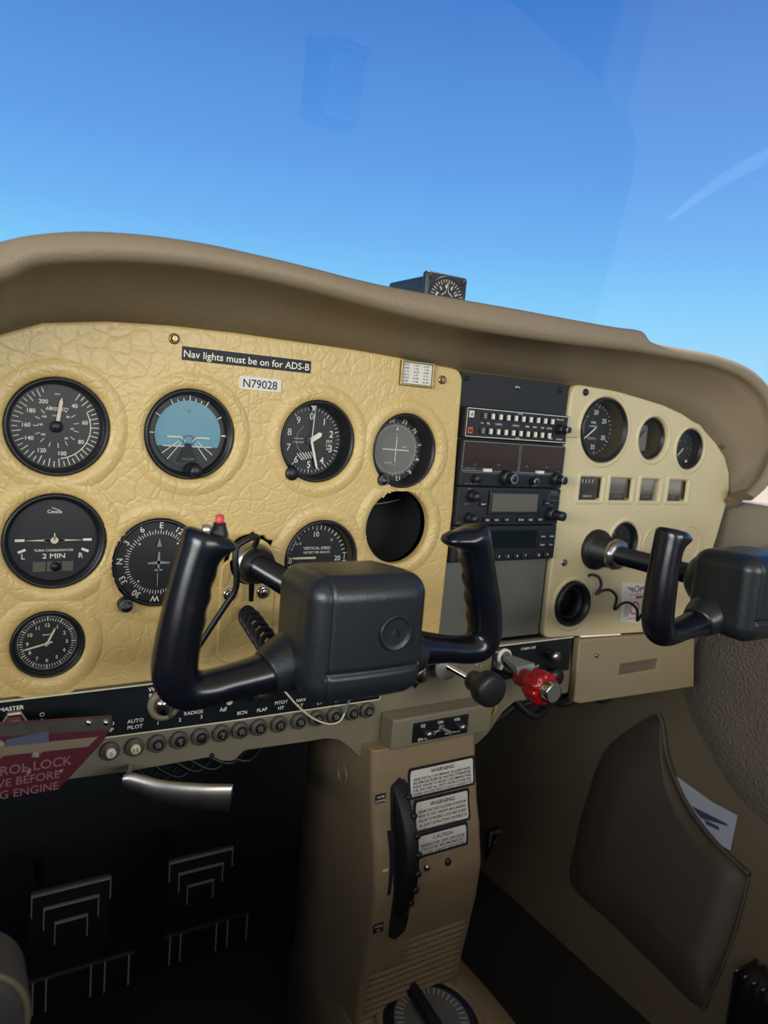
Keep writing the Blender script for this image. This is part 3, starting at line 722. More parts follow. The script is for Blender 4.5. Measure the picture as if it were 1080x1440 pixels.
# four rectangular gauges
nm = ['left fuel quantity', 'oil temperature', 'oil pressure', 'cylinder']
lab = ['leftmost of the four small rectangular gauges, almost wholly dark with white ticks', 'second of the four small rectangular gauges from the left, grey face', 'third of the four small rectangular gauges, showing a green band', 'rightmost of the four small rectangular gauges under the round ones']
for i, (a, b) in enumerate(RX):
    cx = (a+b)/2; w_ = b-a; t = thing('engine_gauge', lab[i], 'gauge', (cx, 0, -.0405), 'rectangular engine gauges')
    d_ = .010 if i else .006
    B = MB(); x0, x1, z0, z1 = -w_/2, w_/2, -.0150, .0150
    for P_ in ([(x0, 0, z0), (x1, 0, z0), (x1, d_, z0), (x0, d_, z0)], [(x0, 0, z1), (x1, 0, z1), (x1, d_, z1), (x0, d_, z1)], [(x0, 0, z0), (x0, 0, z1), (x0, d_, z1), (x0, d_, z0)], [(x1, 0, z0), (x1, 0, z1), (x1, d_, z1), (x1, d_, z0)]): B.add([(p[0], p[1]+.003, p[2]) for p in P_], [(0, 1, 2, 3)])
    B.build('case', BLKM, t)
    MB().box((x0, d_+.002, z0), (x1, d_+.003, z1)).build('dial_face', DIAL, t)
    B = MB(); yy = d_+.0015
    if i: B.q2([(x0*.98, -.007), (x1*.98, -.007), (x1*.98, .013), (x0*.98, .013)], yy); B.build('scale_plate', DIM, t); B = MB(); yy -= .0003
    if i == 0:
        for k in range(4): B.line((-.008+k*.006, .006), (-.0075+k*.006, .011), .0010, yy)
    else:
        for k in range(4): B.line((.000+k*.005, .006), (.0005+k*.005, .010), .0007, yy)
    B.text(['FUEL QTY', 'OIL TEMP', 'OIL PRESS', 'AMP'][i], (.0026), .008 if i else .004, -.0108, yy); B.build('dial_markings', WHITE if i == 0 else GREYINK, t)
    if i == 2: B = MB(); B.q2([(.001, -.001), (.013, -.001), (.013, .003), (.001, .003)], yy-.0003); B.build('green_band', GREEN, t)
    MB().box((x0+.0005, .004, z0+.0005), (x1-.0005, .0045, z1-.0005)).build('cover_glass', GLASS, t)
# empty instrument hole: cavity
x, z, r = HOLE
t = thing('blank_instrument_cavity', 'black empty round hole without instrument, under the course indicator', 'instrument hole', (x, .01, z))
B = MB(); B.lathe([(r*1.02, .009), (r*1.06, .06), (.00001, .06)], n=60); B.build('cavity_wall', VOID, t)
kid_ = MB(); kid_.tube([(-.03, .045, .018), (0, .035, .020), (.035, .045, .024)], .0008, n=6); kid_.build('wire', GREYINK, t)
# yoke column cavity
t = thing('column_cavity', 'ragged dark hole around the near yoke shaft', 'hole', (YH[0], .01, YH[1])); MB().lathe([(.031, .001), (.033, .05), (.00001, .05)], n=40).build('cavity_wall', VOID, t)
# air vent in right panel
x, z, r = VH
t = thing('air_vent', 'round black air vent in lower left corner of the ivory right panel', 'air vent', (x, 0, z))
B = MB(); B.lathe([(r*.995, .03), (r*.995, -.003), (r*.94, -.0055), (r*.86, -.004), (r*.80, .004), (r*.80, .028)], n=60); B.build('outer_ring', BLACK, t)
B = MB(); B.lathe([(r*.8, .028), (.00001, .028)], n=40); B.build('back_plate', VOID, t)
B = MB(); B.lathe([(r*.70, .002), (r*.70, .02), (r*.64, .02), (r*.64, .002)], n=40, close=True); B.build('inner_ring', BLKM, t)
B = MB(); B.q2([(-r*.7, -r*.05), (-r*.12, r*.42), (r*.25, r*.1), (-r*.3, -r*.45)], .022); B.build('deflector', GOLD, t)

# =================================================================== RADIO STACK
XL, XR = .4165, .5785
t = thing('radio_rack_plate', 'matt black blanking plate above the radios', 'plate', ((XL+XR)/2, .006, .065))
B = MB(); B.box((XL-.002, .004, -.132), (XR+.001, .010, .0865)); kid(B.build('plate', BLKM), t)
for sx_, sz_ in ((.4225, .0800), (.4975, .0765), (.566, .079)): screw('screw', sx_, sz_, .0022, BLKM if sx_ != .4975 else ALU, t, y=.004)
sticker('blanking_plate', rrect(.416, -.231, .5765, -.1315, .001), GREYP, 'bare grey metal plate below the radio stack', 'plate', None, None, y=.006)
def radio(name, label, z0, z1, yf=-.004, group='radios stacked between the two panels', lx=.4185, rx=.5765):
    t = thing(name, label, 'radio', ((lx+rx)/2, yf, (z0+z1)/2), group)
    w_, h_ = (rx-lx)/2, (z1-z0)/2
    B = MB(); B.rbox((0, .006, 0), (w_*2, .016, h_*2), .0012, 3); B.build('faceplate', BLKM, t)
    return t, w_, h_
def rknob(par, x, z, r, l, m__=BLACK, y0=-.002, cap=None, inner=None):
    B = MB(); B.lathe([(r, y0), (r*.96, y0-l+.001), (r*.86, y0-l), (.00001, y0-l)], (x, 0, z), n=26)
    o = B.build('knob', m__, par)
    if inner:
        ri, li = inner; B = MB(); B.lathe([(ri, y0-l), (ri*.96, y0-l-li+.001), (ri*.8, y0-l-li), (.00001, y0-l-li)], (x, 0, z), n=24); B.build('inner_knob', m__, o)
        if cap: B = MB(); B.lathe([(ri*.98, y0-l-li-.0001), (ri*.75, y0-l-li-.0003)], (x, 0, z), n=24); B.build('knob_ring', cap, o)
    elif cap: B = MB(); B.lathe([(r*.95, y0-l-.0001), (r*.7, y0-l-.0003)], (x, 0, z), n=24); B.build('knob_ring', cap, o)
    return o
Yf = -.0022
# audio panel
t, w_, h_ = radio('audio_panel', 'audio selector panel with two rows of white switches, topmost radio', .0145, .0490)
B = MB(); B.frame(-w_+.002, -h_+.0015, w_-.0015, h_-.0015, .0006, Yf)
for s_, x_ in (('TEL', -.046), ('1 COM 2', -.031), ('1 NAV 2', -.005), ('DME', .013), ('MKR', .025), ('ADF', .037), ('AUTO', .048)): B.text(s_, .0022, x_, .0002, Yf)
B.text('SPKR', .0013, -.055, .0002, Yf); B.text('SPEAKER', .0014, 0, h_-.0032, Yf); B.text('PHONE', .0014, 0, -h_+.0032, Yf); B.text('EMG', .0022, .052, -.0118, Yf); B.text('COM MIC', .0018, .066, -.0122, Yf); B.text('COM1 COM2', .0016, .064, .0115, Yf)
B.build('lettering', WHITE, t)
for k in range(10):
    for row in (0, 1):
        x_ = -.0535+k*.0115 if row == 0 else -.0545+k*.0113; z_ = .0085-.0 if row == 0 else -.0085
        B = MB(); B.box((x_-.0012, -.0062, z_-.003), (x_+.0012, -.002, z_+.003)); o = B.build('rocker_switch', WHITE if k or row == 1 and k else GREYINK, t)
        B = MB(); B.box((x_-.0038, -.0035, z_-.0034), (x_-.0014, -.002, z_+.0034)); B.build('switch_side', RUBBER, o)
B = MB(); B.box((-w_+.0045, -.0035, .0055), (-w_+.0105, -.002, .0130)); o = B.build('marker_lamp', PAPER, t); B = MB(); B.text('A', .005, -w_+.0075, .0092, -.0037); B.build('letter', DARKINK, o)
B = MB(); B.box((-w_+.0045, -.0035, -.0125), (-w_+.0105, -.002, -.0055)); o = B.build('marker_lamp', ORANGE, t); B = MB(); B.text('M', .0042, -w_+.0075, -.009, -.0037); B.build('letter', DARKINK, o)
rknob(t, .0645, 0, .0065, .009, inner=(.0045, .008), cap=ALU)
# nav com
t, w_, h_ = radio('navcom_radio', 'nav-com radio with two dark red displays and four knobs, second from top', -.0400, .0118)
for a, b in ((-w_+.0015, .004), (.0075, w_-.0015)):
    B = MB(); B.box((a+.001, -.0026, -.0035), (b-.001, -.0016, h_-.002)); B.build('display', REDD, t)
B = MB(); B.frame(-w_+.0012, -.0085, .0045, h_-.0012, .0008, Yf-.0006); B.frame(.007, -.0085, w_-.0012, h_-.0012, .0008, Yf-.0006)
B.text('USE', .0016, -.06, -.001, -.0029); B.text('STBY', .0016, -.025, -.001, -.0029); B.text('USE', .0016, .018, -.001, -.0029); B.text('STBY', .0016, .050, -.001, -.0029)
B.text('KX 155 TSO', .0020, -.066, -.0063, -.0028); B.line((-w_+.003, -.0105), (w_-.002, -.0105), .0005, Yf)
B.text('OFF   PULL   TEST', .0016, -.063, -.0235, -.0028); B.text('COMM', .0016, .033, -.0242, -.0028); B.text('NAV', .0016, .070, -.0055, -.0028); B.build('lettering', GREYINK, t)
for x_ in (-.042, .0390): MB().box((x_-.0055, -.0055, -.0090), (x_+.0055, -.002, -.0055)).build('transfer_button', PAPER, t)
rknob(t, -.058, -.0175, .0050, .008); rknob(t, -.014, -.0150, .0090, .009, inner=(.0055, .009), cap=GREYINK); rknob(t, .0290, -.0185, .0045, .009, cap=ALU); rknob(t, .0660, -.0150, .0080, .008, inner=(.0055, .010), cap=ALU)
# gps / com
t, w_, h_ = radio('navigation_radio', 'radio with wide grey display window and row of small buttons, third from top', -.0860, -.0415)
B = MB(); B.rbox((.006, -.0035, .0045), (.082, .004, .0275), .001, 3); B.build('display_bezel', BLACK, t)
B = MB(); B.box((-.0315, -.0060, -.0055), (.0385, -.0054, .0155)); B.build('display', LCD, t)
for x_, s_ in zip((-.036, -.022, -.006, .016, .031, .047), ('OBS', 'CRS', 'T/F', 'FUNC', 'CLR', 'ENT')):
    B = MB(); B.rbox((x_, -.0035, -.0155), (.0090, .004, .0055), .001, 3); o = B.build('push_button', BLACK, t); B = MB(); B.text(s_, .0022, x_, -.0155, -.0057); B.build('button_marking', WHITE, o)
for x_, z_, s_ in ((-.0440, .0030, 'NAV'), (.0560, .0048, '<>')):
    B = MB(); B.rbox((x_, -.0035, z_), (.0080, .004, .005), .001, 3); o = B.build('push_button', BLACK, t); B = MB(); B.text(s_, .0022, x_, z_, -.0057); B.build('button_marking', WHITE, o)
rknob(t, -.0610, .0125, .0065, .008, inner=(.005, .007)); rknob(t, -.0620, -.0130, .0060, .008, inner=(.0048, .008)); rknob(t, .0640, -.0085, .0085, .010, inner=(.0060, .015))
B = MB(); B.text('PWR', .0018, -.064, .0205, Yf); B.text('PULL ID', .0016, -.066, .0028, Yf); B.text('VOR', .0018, -.075, -.019, Yf); B.text('BENDIX', .0022, .068, .018, Yf); B.text('PUSH', .0016, .065, .002, Yf); B.frame(.060, .008, .077, .015, .0003, Yf); B.build('lettering', GREYINK, t)
# transponder
t, w_, h_ = radio('transponder', 'digital transponder with number keys, lowest in the radio stack', -.1290, -.0870)
B = MB(); B.box((-.042, -.0030, -.0060), (.045, -.0024, .0150)); B.build('display', LCD2, t)
B = MB(); B.frame(-.043, -.0070, .046, .0160, .0010, -.0031); B.build('display_border', BLACK, t)
for x_, z_, s_ in [(.056, .0075, 'FUNC'), (.070, .0075, 'CRSR'), (.056, -.003, 'START'), (.070, -.003, 'CLR')]+[(-.0690+k*.0143, -.0155, c_) for k, c_ in enumerate('01234567')]+[(.0515, -.0155, '8'), (.0660, -.0155, '9')]+[(-.069, .008, 'ID'), (-.069, -.003, 'VFR'), (-.054, .008, 'ON'), (-.054, -.003, 'ALT')]:
    if s_ == '7': x_ -= .001
    B = MB(); B.rbox((x_, -.0030, z_), (.0100, .003, .0068), .001, 3); o = B.build('push_button', BLACK, t); B = MB(); B.text(s_, .0034 if len(s_) == 1 else .0020, x_, z_, -.0047); B.build('button_marking', WHITE, o)

# =================================================================== GLARESHIELD COMPASS
t = thing('compass_indicator', 'square black compass instrument standing on the glareshield', 'compass', (.4185, .053, .144))
B = MB(); B.rbox((0, .005, .0275), (.0590, .010, .0550), .004, 5, fn=lambda p: p); B.build('front_flange', HUBM, t)
B = MB(); B.rbox((-.0008, .048, .0255), (.054, .080, .050), .005, 5); B.build('case', HUBM, t)
B = MB(); B.lathe([(.0265, -.0002), (.0262, -.0016), (.0250, -.0018), (.0245, .001)], (0, 0, .0255), n=60); B.build('bezel_ring', BLACK, t)
B = MB(); B.disc(.0250, -.0004, (0, 0, .0255)); B.build('dial_face', DIAL, t)
B = MB()
for k in range(36): B.tick(k*10+5, .0195 if k % 3 else .0182, .0228, .0006, -.0010, (0, .0255))
for s_, a in (('N', -70), ('3', -38), ('6', -6), ('E', 26), ('12', 58)): B.text(s_, .0042, .0150*math.sin(math.radians(a)), .0255+.0155*math.cos(math.radians(a)), -.0010, rot=a)
B.line((-.002, .034), (0, .0445), .0004, -.0012); B.line((.002, .034), (0, .0445), .0004, -.0012); B.line((-.002, .034), (-.008, .030), .0006, -.0012); B.line((.002, .034), (.008, .030), .0006, -.0012)
B.build('dial_markings', WHITE, t)
for sx_ in (-1, 1):
    for sz_ in (0, 1):
        B = MB(); B.lathe([(.0030, .0), (.0030, -.002), (.0016, -.0022), (.0014, -.001), (.00001, -.001)], (sx_*.0235, 0, .0075+sz_*.0405), n=16); B.build('screw', BLACK, t)
B = MB(); B.cbox((0, .045, -.0025), (.04, .07, .008)); B.build('mounting_foot', BLACK, t)

# =================================================================== LOWER SUBPANEL
P0 = lambda u, v: (atY(u, v, 0).x, atY(u, v, 0).z)
low = [(-.17, -.2345), (.40, -.2345), (.42, -.2345), (.6345, -.2375), (.640, -.292), (.640, -.318)]
low += [P0(725, 988), P0(708, 1003), P0(690, 1030), P0(672, 1048), P0(650, 1056)]
low += [P0(545, 1076), P0(525, 1077), P0(510, 1070), P0(492, 1052), P0(478, 1042), P0(460, 1040), P0(430, 1045), P0(345, 1057), P0(340, 1062), P0(330, 1072), P0(312, 1072), P0(300, 1066)]
low += [P0(277, 1070), P0(180, 1087), P0(98, 1098), (-.17, -.331)]
low = round_corners(low, .004, 3)
sub = thing('switch_subpanel', 'tan painted metal switch and breaker panel along the bottom', 'switch panel', (.2, .0, -.29))
kid(plate('subpanel_plate', low, [], .002, .008, .0015, TAN), sub)
kid(plate('black_insert', [(-.17, -.2355), (.3395, -.2355), (.3395, -.2840), (.16, -.2830), (-.17, -.2800)], [], -.0006, .002, .0002, SWBLK), sub)
B = MB()
B.line((-.17, -.2350), (.34, -.2350), .0014, -.0008); B.line((.34, -.2350), (.34, -.2850), .0014, -.0008); B.line((.34, -.2848), (.16, -.2838), .0014, -.0008); B.line((.16, -.2838), (.045, -.2815), .0014, -.0008)
kid(B.build('white_border', CREAM), sub)
B = MB(); Y_ = -.0009
BX = [.050, .072, .093, .114, .135, .156, .176, .196, .218, .241, .262, .283, .305, .324]
def T(s_, x, z, h=.0037, sx=1.05): B.text(s_, h, x, z, Y_, sx=sx)
T('MASTER', -.0320, -.2420); T('O', -.0080, -.2510); T('F', -.0080, -.2570); T('O', .0510, -.2685); T('MP', .0495, -.2745)
T('AUTO', .0720, -.2690); T('PILOT', .0720, -.2750); T('1', .0930, -.2745); T('2', .1140, -.2745); T('3', .1350, -.2745); T('RADIOS', .1270, -.2690)
T('Adf', .1570, -.2700, .0045, .8); T('BCN', .1770, -.2765); T('FLAP', .1985, -.2765)
T('PITOT', .2195, -.2715); T('HT', .2195, -.2775); T('NAV', .2420, -.2720); T('LT', .2420, -.2780); T('INT', .2640, -.2720); T('LT', .2640, -.2780)
T('LAND', .2850, -.2720); T('LT', .2850, -.2780); T('INST', .3065, -.2780); T('GEN', .3270, -.2780)
T('W', .086, -.2400, .0045); T('P', .085, -.2460); T('U', .085, -.2510); T('L', .085, -.2600, .0045); T('R', .172, -.2440); T('L', .172, -.2500); T('L', .172, -.2560)
kid(B.build('lettering', WHITE), sub)
# screws / little tab on sub-panel
screw('screw', .1485, -.318, .0016, BLACK, sub, y=.002)
brk_l = ['far left one with pale button marked 5', 'under the words AUTO PILOT', 'first from the left under RADIOS, under the 1', 'second from the left under RADIOS, under the 2', 'third from the left under RADIOS, button without number', 'under the handwritten Adf', 'under the letters BCN', 'under the word FLAP', 'under the words PITOT HT', 'under the words NAV LT', 'under the words INT LT', 'under the words LAND LT', 'under the word INST', 'under the letters GEN, last of the row']
brk_n = ['5', '15', '10', '5', '', '2', '10', '15', '15', '10', '10', '20', '10', '60']
proto = None
bz = -.2950
for i, x in enumerate(BX):
    t = thing('circuit_breaker', 'round black circuit breaker, '+brk_l[i], 'circuit breaker', (x, -.002, bz), 'row of circuit breakers')
    if i == 0:
        COLLAR = mat('worn_brown_collar', (70, 66, 56), .5)
        c1 = MB().lathe([(.0088, .001), (.0088, -.0010), (.0078, -.0018), (.0072, -.0012), (.0066, -.0030), (.0052, -.0034), (.0048, -.001)], n=30).build('collar', COLLAR, t)
        c2 = MB().lathe([(.0046, 0), (.0046, -.0050), (.0042, -.0056), (.00001, -.0056)], n=24).build('button', RUBBER, t)
        c2.data.materials.clear(); c2.data.materials.append(RUBBER); c2.material_slots[0].link = 'OBJECT'; c2.material_slots[0].material = PAPER
        proto = (c1, c2)
    else:
        for p in proto:
            c = p.copy(); COL.objects.link(c); c.parent = t
            if p is proto[1]: c.material_slots[0].link = 'OBJECT'; c.material_slots[0].material = CREAM if i == 1 else RUBBER
    if brk_n[i]:
        B = MB(); B.text(brk_n[i], .0042, 0, 0, -.0058); B.build('rating_number', REDINK if i == 0 else (DARKINK if i == 1 else GREYINK), t)
# master switch
t = thing('master_switch', 'red rocker switch under the word MASTER', 'switch', (-.0300, -.001, -.2545), None)
B = MB(); B.lathe([(.011, 0), (.011, -.003), (.009, -.004), (.00001, -.004)], n=6, smooth=False); B.build('collar', CHROME, t); B = MB(); B.rbox((0, -.007, -.001), (.013, .008, .010), .002, 4); B.build('rocker', REDP, t)
# ignition switch and other pulls
t = thing('ignition_switch', 'round metal ignition switch behind bottom of the left grip', 'switch', (.0975, -.001, -.2560))
B = MB(); B.lathe([(.0155, 0), (.0155, -.004), (.0135, -.0055), (.0105, -.0055), (.0100, -.002), (.00001, -.002)], n=36); B.build('escutcheon', TAN, t); B = MB(); B.lathe([(.0085, -.002), (.0085, -.008), (.00001, -.008)], n=24); B.build('barrel', CHROME, t)
B = MB(); B.cbox((.002, -.013, -.001), (.003, .012, .012)); B.build('key', ALU, t)
t = thing('pull_knob', 'black pull knob with bright metal centre under the near yoke', 'knob', (.1900, -.001, -.2520)) 
B = MB(); B.lathe([(.0060, 0), (.0060, -.010), (.0095, -.011), (.0095, -.019), (.0085, -.020), (.0065, -.0202)], n=26); B.build('knob', BLACK, t); B = MB(); B.lathe([(.0064, -.0200), (.0060, -.0215), (.00001, -.0215)], n=24); B.build('metal_cap', ALU, t)
t = thing('toggle_switch', 'small tan toggle tip showing under the near yoke hub', 'switch', (.258, -.001, -.262))
B = MB(); B.lathe([(.006, 0), (.006, -.002), (.0035, -.004), (.00001, -.004)], n=6, smooth=False); B.build('collar', CHROME, t); MB().cyl((0, -.003, 0), (0, -.014, .002), .002, .003).build('lever', TAN3, t)
t = thing('toggle_switch', 'pale switch tip under the left arm of the near yoke', 'switch', (.158, -.001, -.2540))
B = MB(); B.lathe([(.006, 0), (.006, -.002), (.0035, -.004), (.00001, -.004)], n=6, smooth=False); B.build('collar', CHROME, t); MB().cyl((0, -.003, 0), (0, -.014, -.004), .002, .003).build('lever', CREAM, t)
# diamond shaped primer plate behind hub
t = thing('carburettor_heat_knob', 'black diamond-backed control just left of the throttle', 'knob', (.386, -.001, -.258))
B = MB(); B.q2([(-.018, 0), (0, -.020), (.018, 0), (0, .020)], -.001); B.build('diamond_plate', SWBLK, t); B = MB(); B.lathe([(.010, 0), (.010, -.012), (.008, -.014), (.00001, -.014)], n=24); B.build('knob', CHROME, t)

# throttle
tx, tz = .4150, -.2470
t = thing('throttle', 'round black throttle knob on a steel shaft with silver friction disc', 'throttle', (tx, 0, tz))
B = MB(); B.lathe([(.014, 0), (.014, -.008), (.012, -.010), (.012, -.018), (.0085, -.020)], n=8, smooth=False); B.build('mounting_nut', CHROME, t)
B = MB(); B.lathe([(.0060, -.018), (.0165, -.020), (.0170, -.0215), (.0165, -.023), (.0045, -.0245)], n=40); B.build('friction_disc', mat('satin_steel', (150, 150, 146), .35, .3), t)
B = MB(); B.cyl((0, -.02, 0), (0, -.075, 0), .0036); B.build('shaft', CHROME, t)
B = MB(); B.lathe([(.00001, -.066), (.0105, -.067), (.0115, -.070), (.0115, -.080), (.0140, -.084), (.0178, -.087), (.0188, -.090), (.0188, -.099), (.0175, -.103), (.0135, -.1045), (.00001, -.105)], n=44); B.build('knob', BLACK, t)
# mixture
mx_, mz_ = .5130, -.2655
t = thing('mixture_control', 'red fluted mixture knob with silver push button', 'mixture control', (mx_, 0, mz_))
B = MB(); B.lathe([(.010, 0), (.010, -.010), (.0065, -.012)], n=8, smooth=False); B.build('mounting_nut', CHROME, t)
B = MB(); B.cyl((0, -.01, 0), (0, -.045, 0), .0065); B.build('shaft', BLACK, t)
fl = lambda a: 1-.10*abs(math.cos(a*5))**3
B = MB(); B.lathe([(.00001, -.036), (.0110, -.036), (.0118, -.038), (.0110, -.048), (.0112, -.060)], n=40)
B.lathe([(.0112, -.058), (.0190, -.061), (.0200, -.064), (.0200, -.078), (.0190, -.082), (.0150, -.083), (.0110, -.083)], n=160, jag=fl); B.build('fluted_knob', REDP, t)
B = MB(); B.lathe([(.0120, -.080), (.0122, -.094), (.0112, -.0955), (.0103, -.0955)], n=40); B.build('button_rim', CHROME, t); B = MB(); B.lathe([(.0104, -.0950), (.00001, -.0950)], n=30); B.build('button', GREYP, t)
# flap lever and black cabin controls
kid(plate('cabin_control_insert', rrect(.500, -.2840, .633, -.2400, .001), [], -.0006, .002, .0002, SWBLK), sub)
B = MB(); B.line((.4300, -.2385), (.634, -.2385), .0014, -.0010)
B.text('CABIN AIR', .0032, .556, -.2460, -.0010, sx=1.2); B.text('CABIN HT', .0032, .566, -.2720, -.0010, sx=1.2); B.text('FLAP', .0024, .506, -.2460, -.0010)
B.text('X', .0035, .474, -.2585, -.0010); B.text('1', .0035, .482, -.262, -.0010)
kid(B.build('lettering', WHITE), sub)
t = thing('flap_lever', 'flat grey paddle flap lever beside the red mixture knob', 'lever', (.516, -.001, -.2530))
B = MB(); B.lathe([(.0105, 0), (.0105, -.003), (.0080, -.004)], n=30); B.build('guide_ring', WHITE, t); B = MB(); B.lathe([(.0080, -.003), (.00001, -.0035)], n=24); B.build('ring_centre', GREYP, t)
B = MB(); B.add([(-.006, -.006, .0030), (.008, -.006, .0030), (.014, -.040, .0035), (-.014, -.040, .0015), (-.006, -.006, -.0020), (.008, -.006, -.0020), (.014, -.044, -.0070), (-.014, -.044, -.0080)],
                [(0, 1, 2, 3), (7, 6, 5, 4), (0, 4, 5, 1), (1, 5, 6, 2), (2, 6, 7, 3), (3, 7, 4, 0)]); B.build('paddle', mat('grey_paint', (132, 132, 128), .35), t)
def pull(x, z, label, cap, r=.0085, l=.018):
    t = thing('pull_knob', label, 'knob', (x, -.001, z)); B = MB(); B.lathe([(r*.7, 0), (r*.7, -l*.5), (r, -l*.55), (r, -l+.001), (r*.85, -l)], n=26); B.build('knob', BLACK, t)
    B = MB(); B.lathe([(r*.86, -l), (r*.80, -l-.0015), (.00001, -l-.0015)], n=24); B.build('metal_cap', cap, t)
pull(.5900, -.2560, 'black pull knob with silver cap under the words CABIN AIR', ALU)
pull(.5990, -.2860, 'dark pull knob behind the red mixture knob', BLACK, .012, .014)
# intercom box
t = thing('intercom', 'tan metal intercom box with black face under the throttle', 'intercom', (.4150, -.012, -.3210))
tl, tr, br, bl = [atY(*q, -.025) for q in ((551, 1012), (691, 991), (692, 1031), (552, 1054))]
cx = (tl.x+tr.x+br.x+bl.x)/4; cz = (tl.z+tr.z+br.z+bl.z)/4; ww = tr.x-tl.x; hh = tl.z-bl.z
t.location = (cx, -.012, cz)
B = MB(); B.rbox((0, 0, 0), (ww, .026, hh), .0025, 4); B.build('case', TAN, t)
ic0 = len(t.children)
B = MB(); B.rbox((.008, -.0135, -.001), (.078, .002, .0235), .001, 3); B.build('faceplate', SWBLK, t)
B = MB(); Yi = -.0147; B.text('SQ', .0036, -.018, .0065, Yi); B.text('ON', .0036, .006, .0070, Yi); B.text('VOL', .0036, .030, .0070, Yi); B.text('SPA 4S', .0034, -.017, -.0095, Yi); B.text('Stereo Intercom', .0026, .026, -.0080, Yi)
B.line((-.004, -.009), (.004, -.002), .0007, Yi); B.line((-.004, -.009), (-.003, -.003), .0007, Yi); B.line((-.003, -.003), (.006, -.0035), .0007, Yi); B.build('lettering', WHITE, t)
for x_, z_ in ((-.008, -.0015), (.039, -.0005)):
    B = MB(); B.lathe([(.0055, -.0145), (.0052, -.024), (.0040, -.0245)], (x_-.006, 0, z_), n=20); o = B.build('knob', BLACK, t); B = MB(); B.lathe([(.0042, -.0244), (.0040, -.0250), (.00001, -.0250)], (x_-.006, 0, z_), n=20); B.build('metal_cap', ALU, o)
B = MB(); B.lathe([(.0045, -.0145), (.0045, -.016), (.0030, -.017)], (.008, 0, 0), n=6, smooth=False); B.cyl((.008, -.016, 0), (.014, -.026, -.003), .0016, .0026, n=12); B.build('toggle', GREYP, t)
B = MB(); B.lathe([(.0010, -.0150), (.00001, -.0155)], (.016, 0, -.006), n=10); B.build('indicator_lamp', WHITE, t)
for c_ in list(t.children)[ic0:]: c_.location.x -= .013
# glove box
t = thing('glove_box', 'tan glove box front with recessed handle below the ivory panel', 'glove box', (.75, -.008, -.2900))
go = [(.637, -.2400), (.876, -.2505), (.893, -.3370), (.652, -.3300), (.640, -.3260)]
hp = rrect(.722, -.2985, .800, -.2830, .002)
kid(plate('door_panel', go, [hp], -.010, .012, .002, TAN3), t)
B = MB(); B.box((.721, -.001, -.3), (.801, .001, -.282)); kid(B.build('handle_recess', KICK), t)
B = MB(); B.lathe([(.0030, -.010), (.0028, -.0125), (.00001, -.013)], (.671, 0, -.2645), n=16); kid(B.build('screw', BRASS), t)

# =================================================================== CONTROL LOCK, BRAKE HANDLE, WIRES
yl = -.055
cl = [atY(-60, 1021, yl), atY(158, 1007, yl), atY(159, 1018, yl), atY(146, 1042, yl), atY(82, 1111, yl), atY(-60, 1124, yl)]
cl = [(p.x, p.z) for p in cl]
t = thing('control_lock_plate', 'worn dark red control lock plate hanging at the left edge', 'control lock', (0, yl, -.27))
kid(plate('plate', round_corners(cl, .002, 3), [], yl, .0022, .0004, WORNRED), t)
B = MB(); q = [atY(*p_, yl-.0008) for p_ in ((-60, 1023), (157, 1009), (155, 1026), (-60, 1040))]; B.add(q, [(0, 1, 2, 3)]); o = kid(B.build('bare_metal_strip', ALU), t)
B = MB(); q = [atY(*p_, yl-.0013) for p_ in ((8, 1040), (68, 1028), (69, 1044), (8, 1050))]; B.add([(p.x, p.y, p.z) for p in q], [(0, 1, 2, 3)])
kid(B.build('blue_mark', BLUEINK), t)
B = MB(); q = [atY(*p_, yl-.0012) for p_ in ((-60, 1056), (138, 1036), (124, 1050), (-60, 1070))]; B.add(q, [(0, 1, 2, 3)]); kid(B.build('faded_stripe', KICK), t)
B = MB(); zz = lambda v: atY(60, v, yl).z
B.text('CONTROL LOCK', .0080, atY(101, 1070, yl).x, zz(1074), yl-.0010, align='r', rot=0); B.text('REMOVE BEFORE', .0070, atY(84, 1085, yl).x, zz(1091), yl-.0010, align='r'); B.text('STARTING ENGINE', .0070, atY(82, 1106, yl).x, zz(1107), yl-.0010, align='r')
kid(B.build('lettering', mat('faded_pink_ink', (118, 80, 84), .6)), t)
for u_ in (125, 149):
    p = atY(u_, 1015, yl); B = MB(); B.lathe([(.0026, 0), (.0022, -.0018), (.00001, -.0022)], (p.x, yl-.001, p.z), n=16); kid(B.build('rivet', CHROME), t)
B = MB(); p0, p1 = atY(20, 1008, -.02), atY(60, 1012, yl); B.cyl((.0, -.002, -.262), (.0, yl+.004, -.262), .003); kid(B.build('hanger', ALU), t)
# brake handle
t = thing('parking_brake_handle', 'bare aluminium parking brake handle under the breaker row', 'brake handle', (.1, -.04, -.32))
a, b = atY(172, 1098, -.050), atY(325, 1122, -.085)
d = (b-a); P = [a, a+d*.08, a+d*.35+Vector((0, -.004, -.003)), a+d*.7+Vector((0, -.003, -.002)), b]
B = MB(); pts_ = P; V = []; 
hw = [.0050, .0085, .0110, .0122, .0130]; tk = [.003, .004, .0045, .0045, .0040]
B.tube(P, [(hw[i], tk[i]) for i in range(5)], n=20, sub=8, ref=(0, 1, 0)); kid(B.build('grip', ALU), t)
B = MB(); B.tube([a+Vector((.004, .003, -.001)), a+Vector((.014, .035, -.010)), a+Vector((.03, .09, -.022))], .0026, n=10); kid(B.build('rod', CHROME), t)
t = thing('cable_bundle', 'dark loose wiring under the breaker row above the brake handle', 'wiring', (.13, .03, -.32))
B = MB()
random.seed(5)
for k in range(7):
    x0 = .06+.018*k; B.tube([(x0, .04, -.33-.004*random.random()), (x0+.03, .03, -.345-.006*random.random()), (x0+.06, .045, -.335), (x0+.10, .04, -.325)], .0022, n=8)
kid(B.build('wires', RUBBER), t)
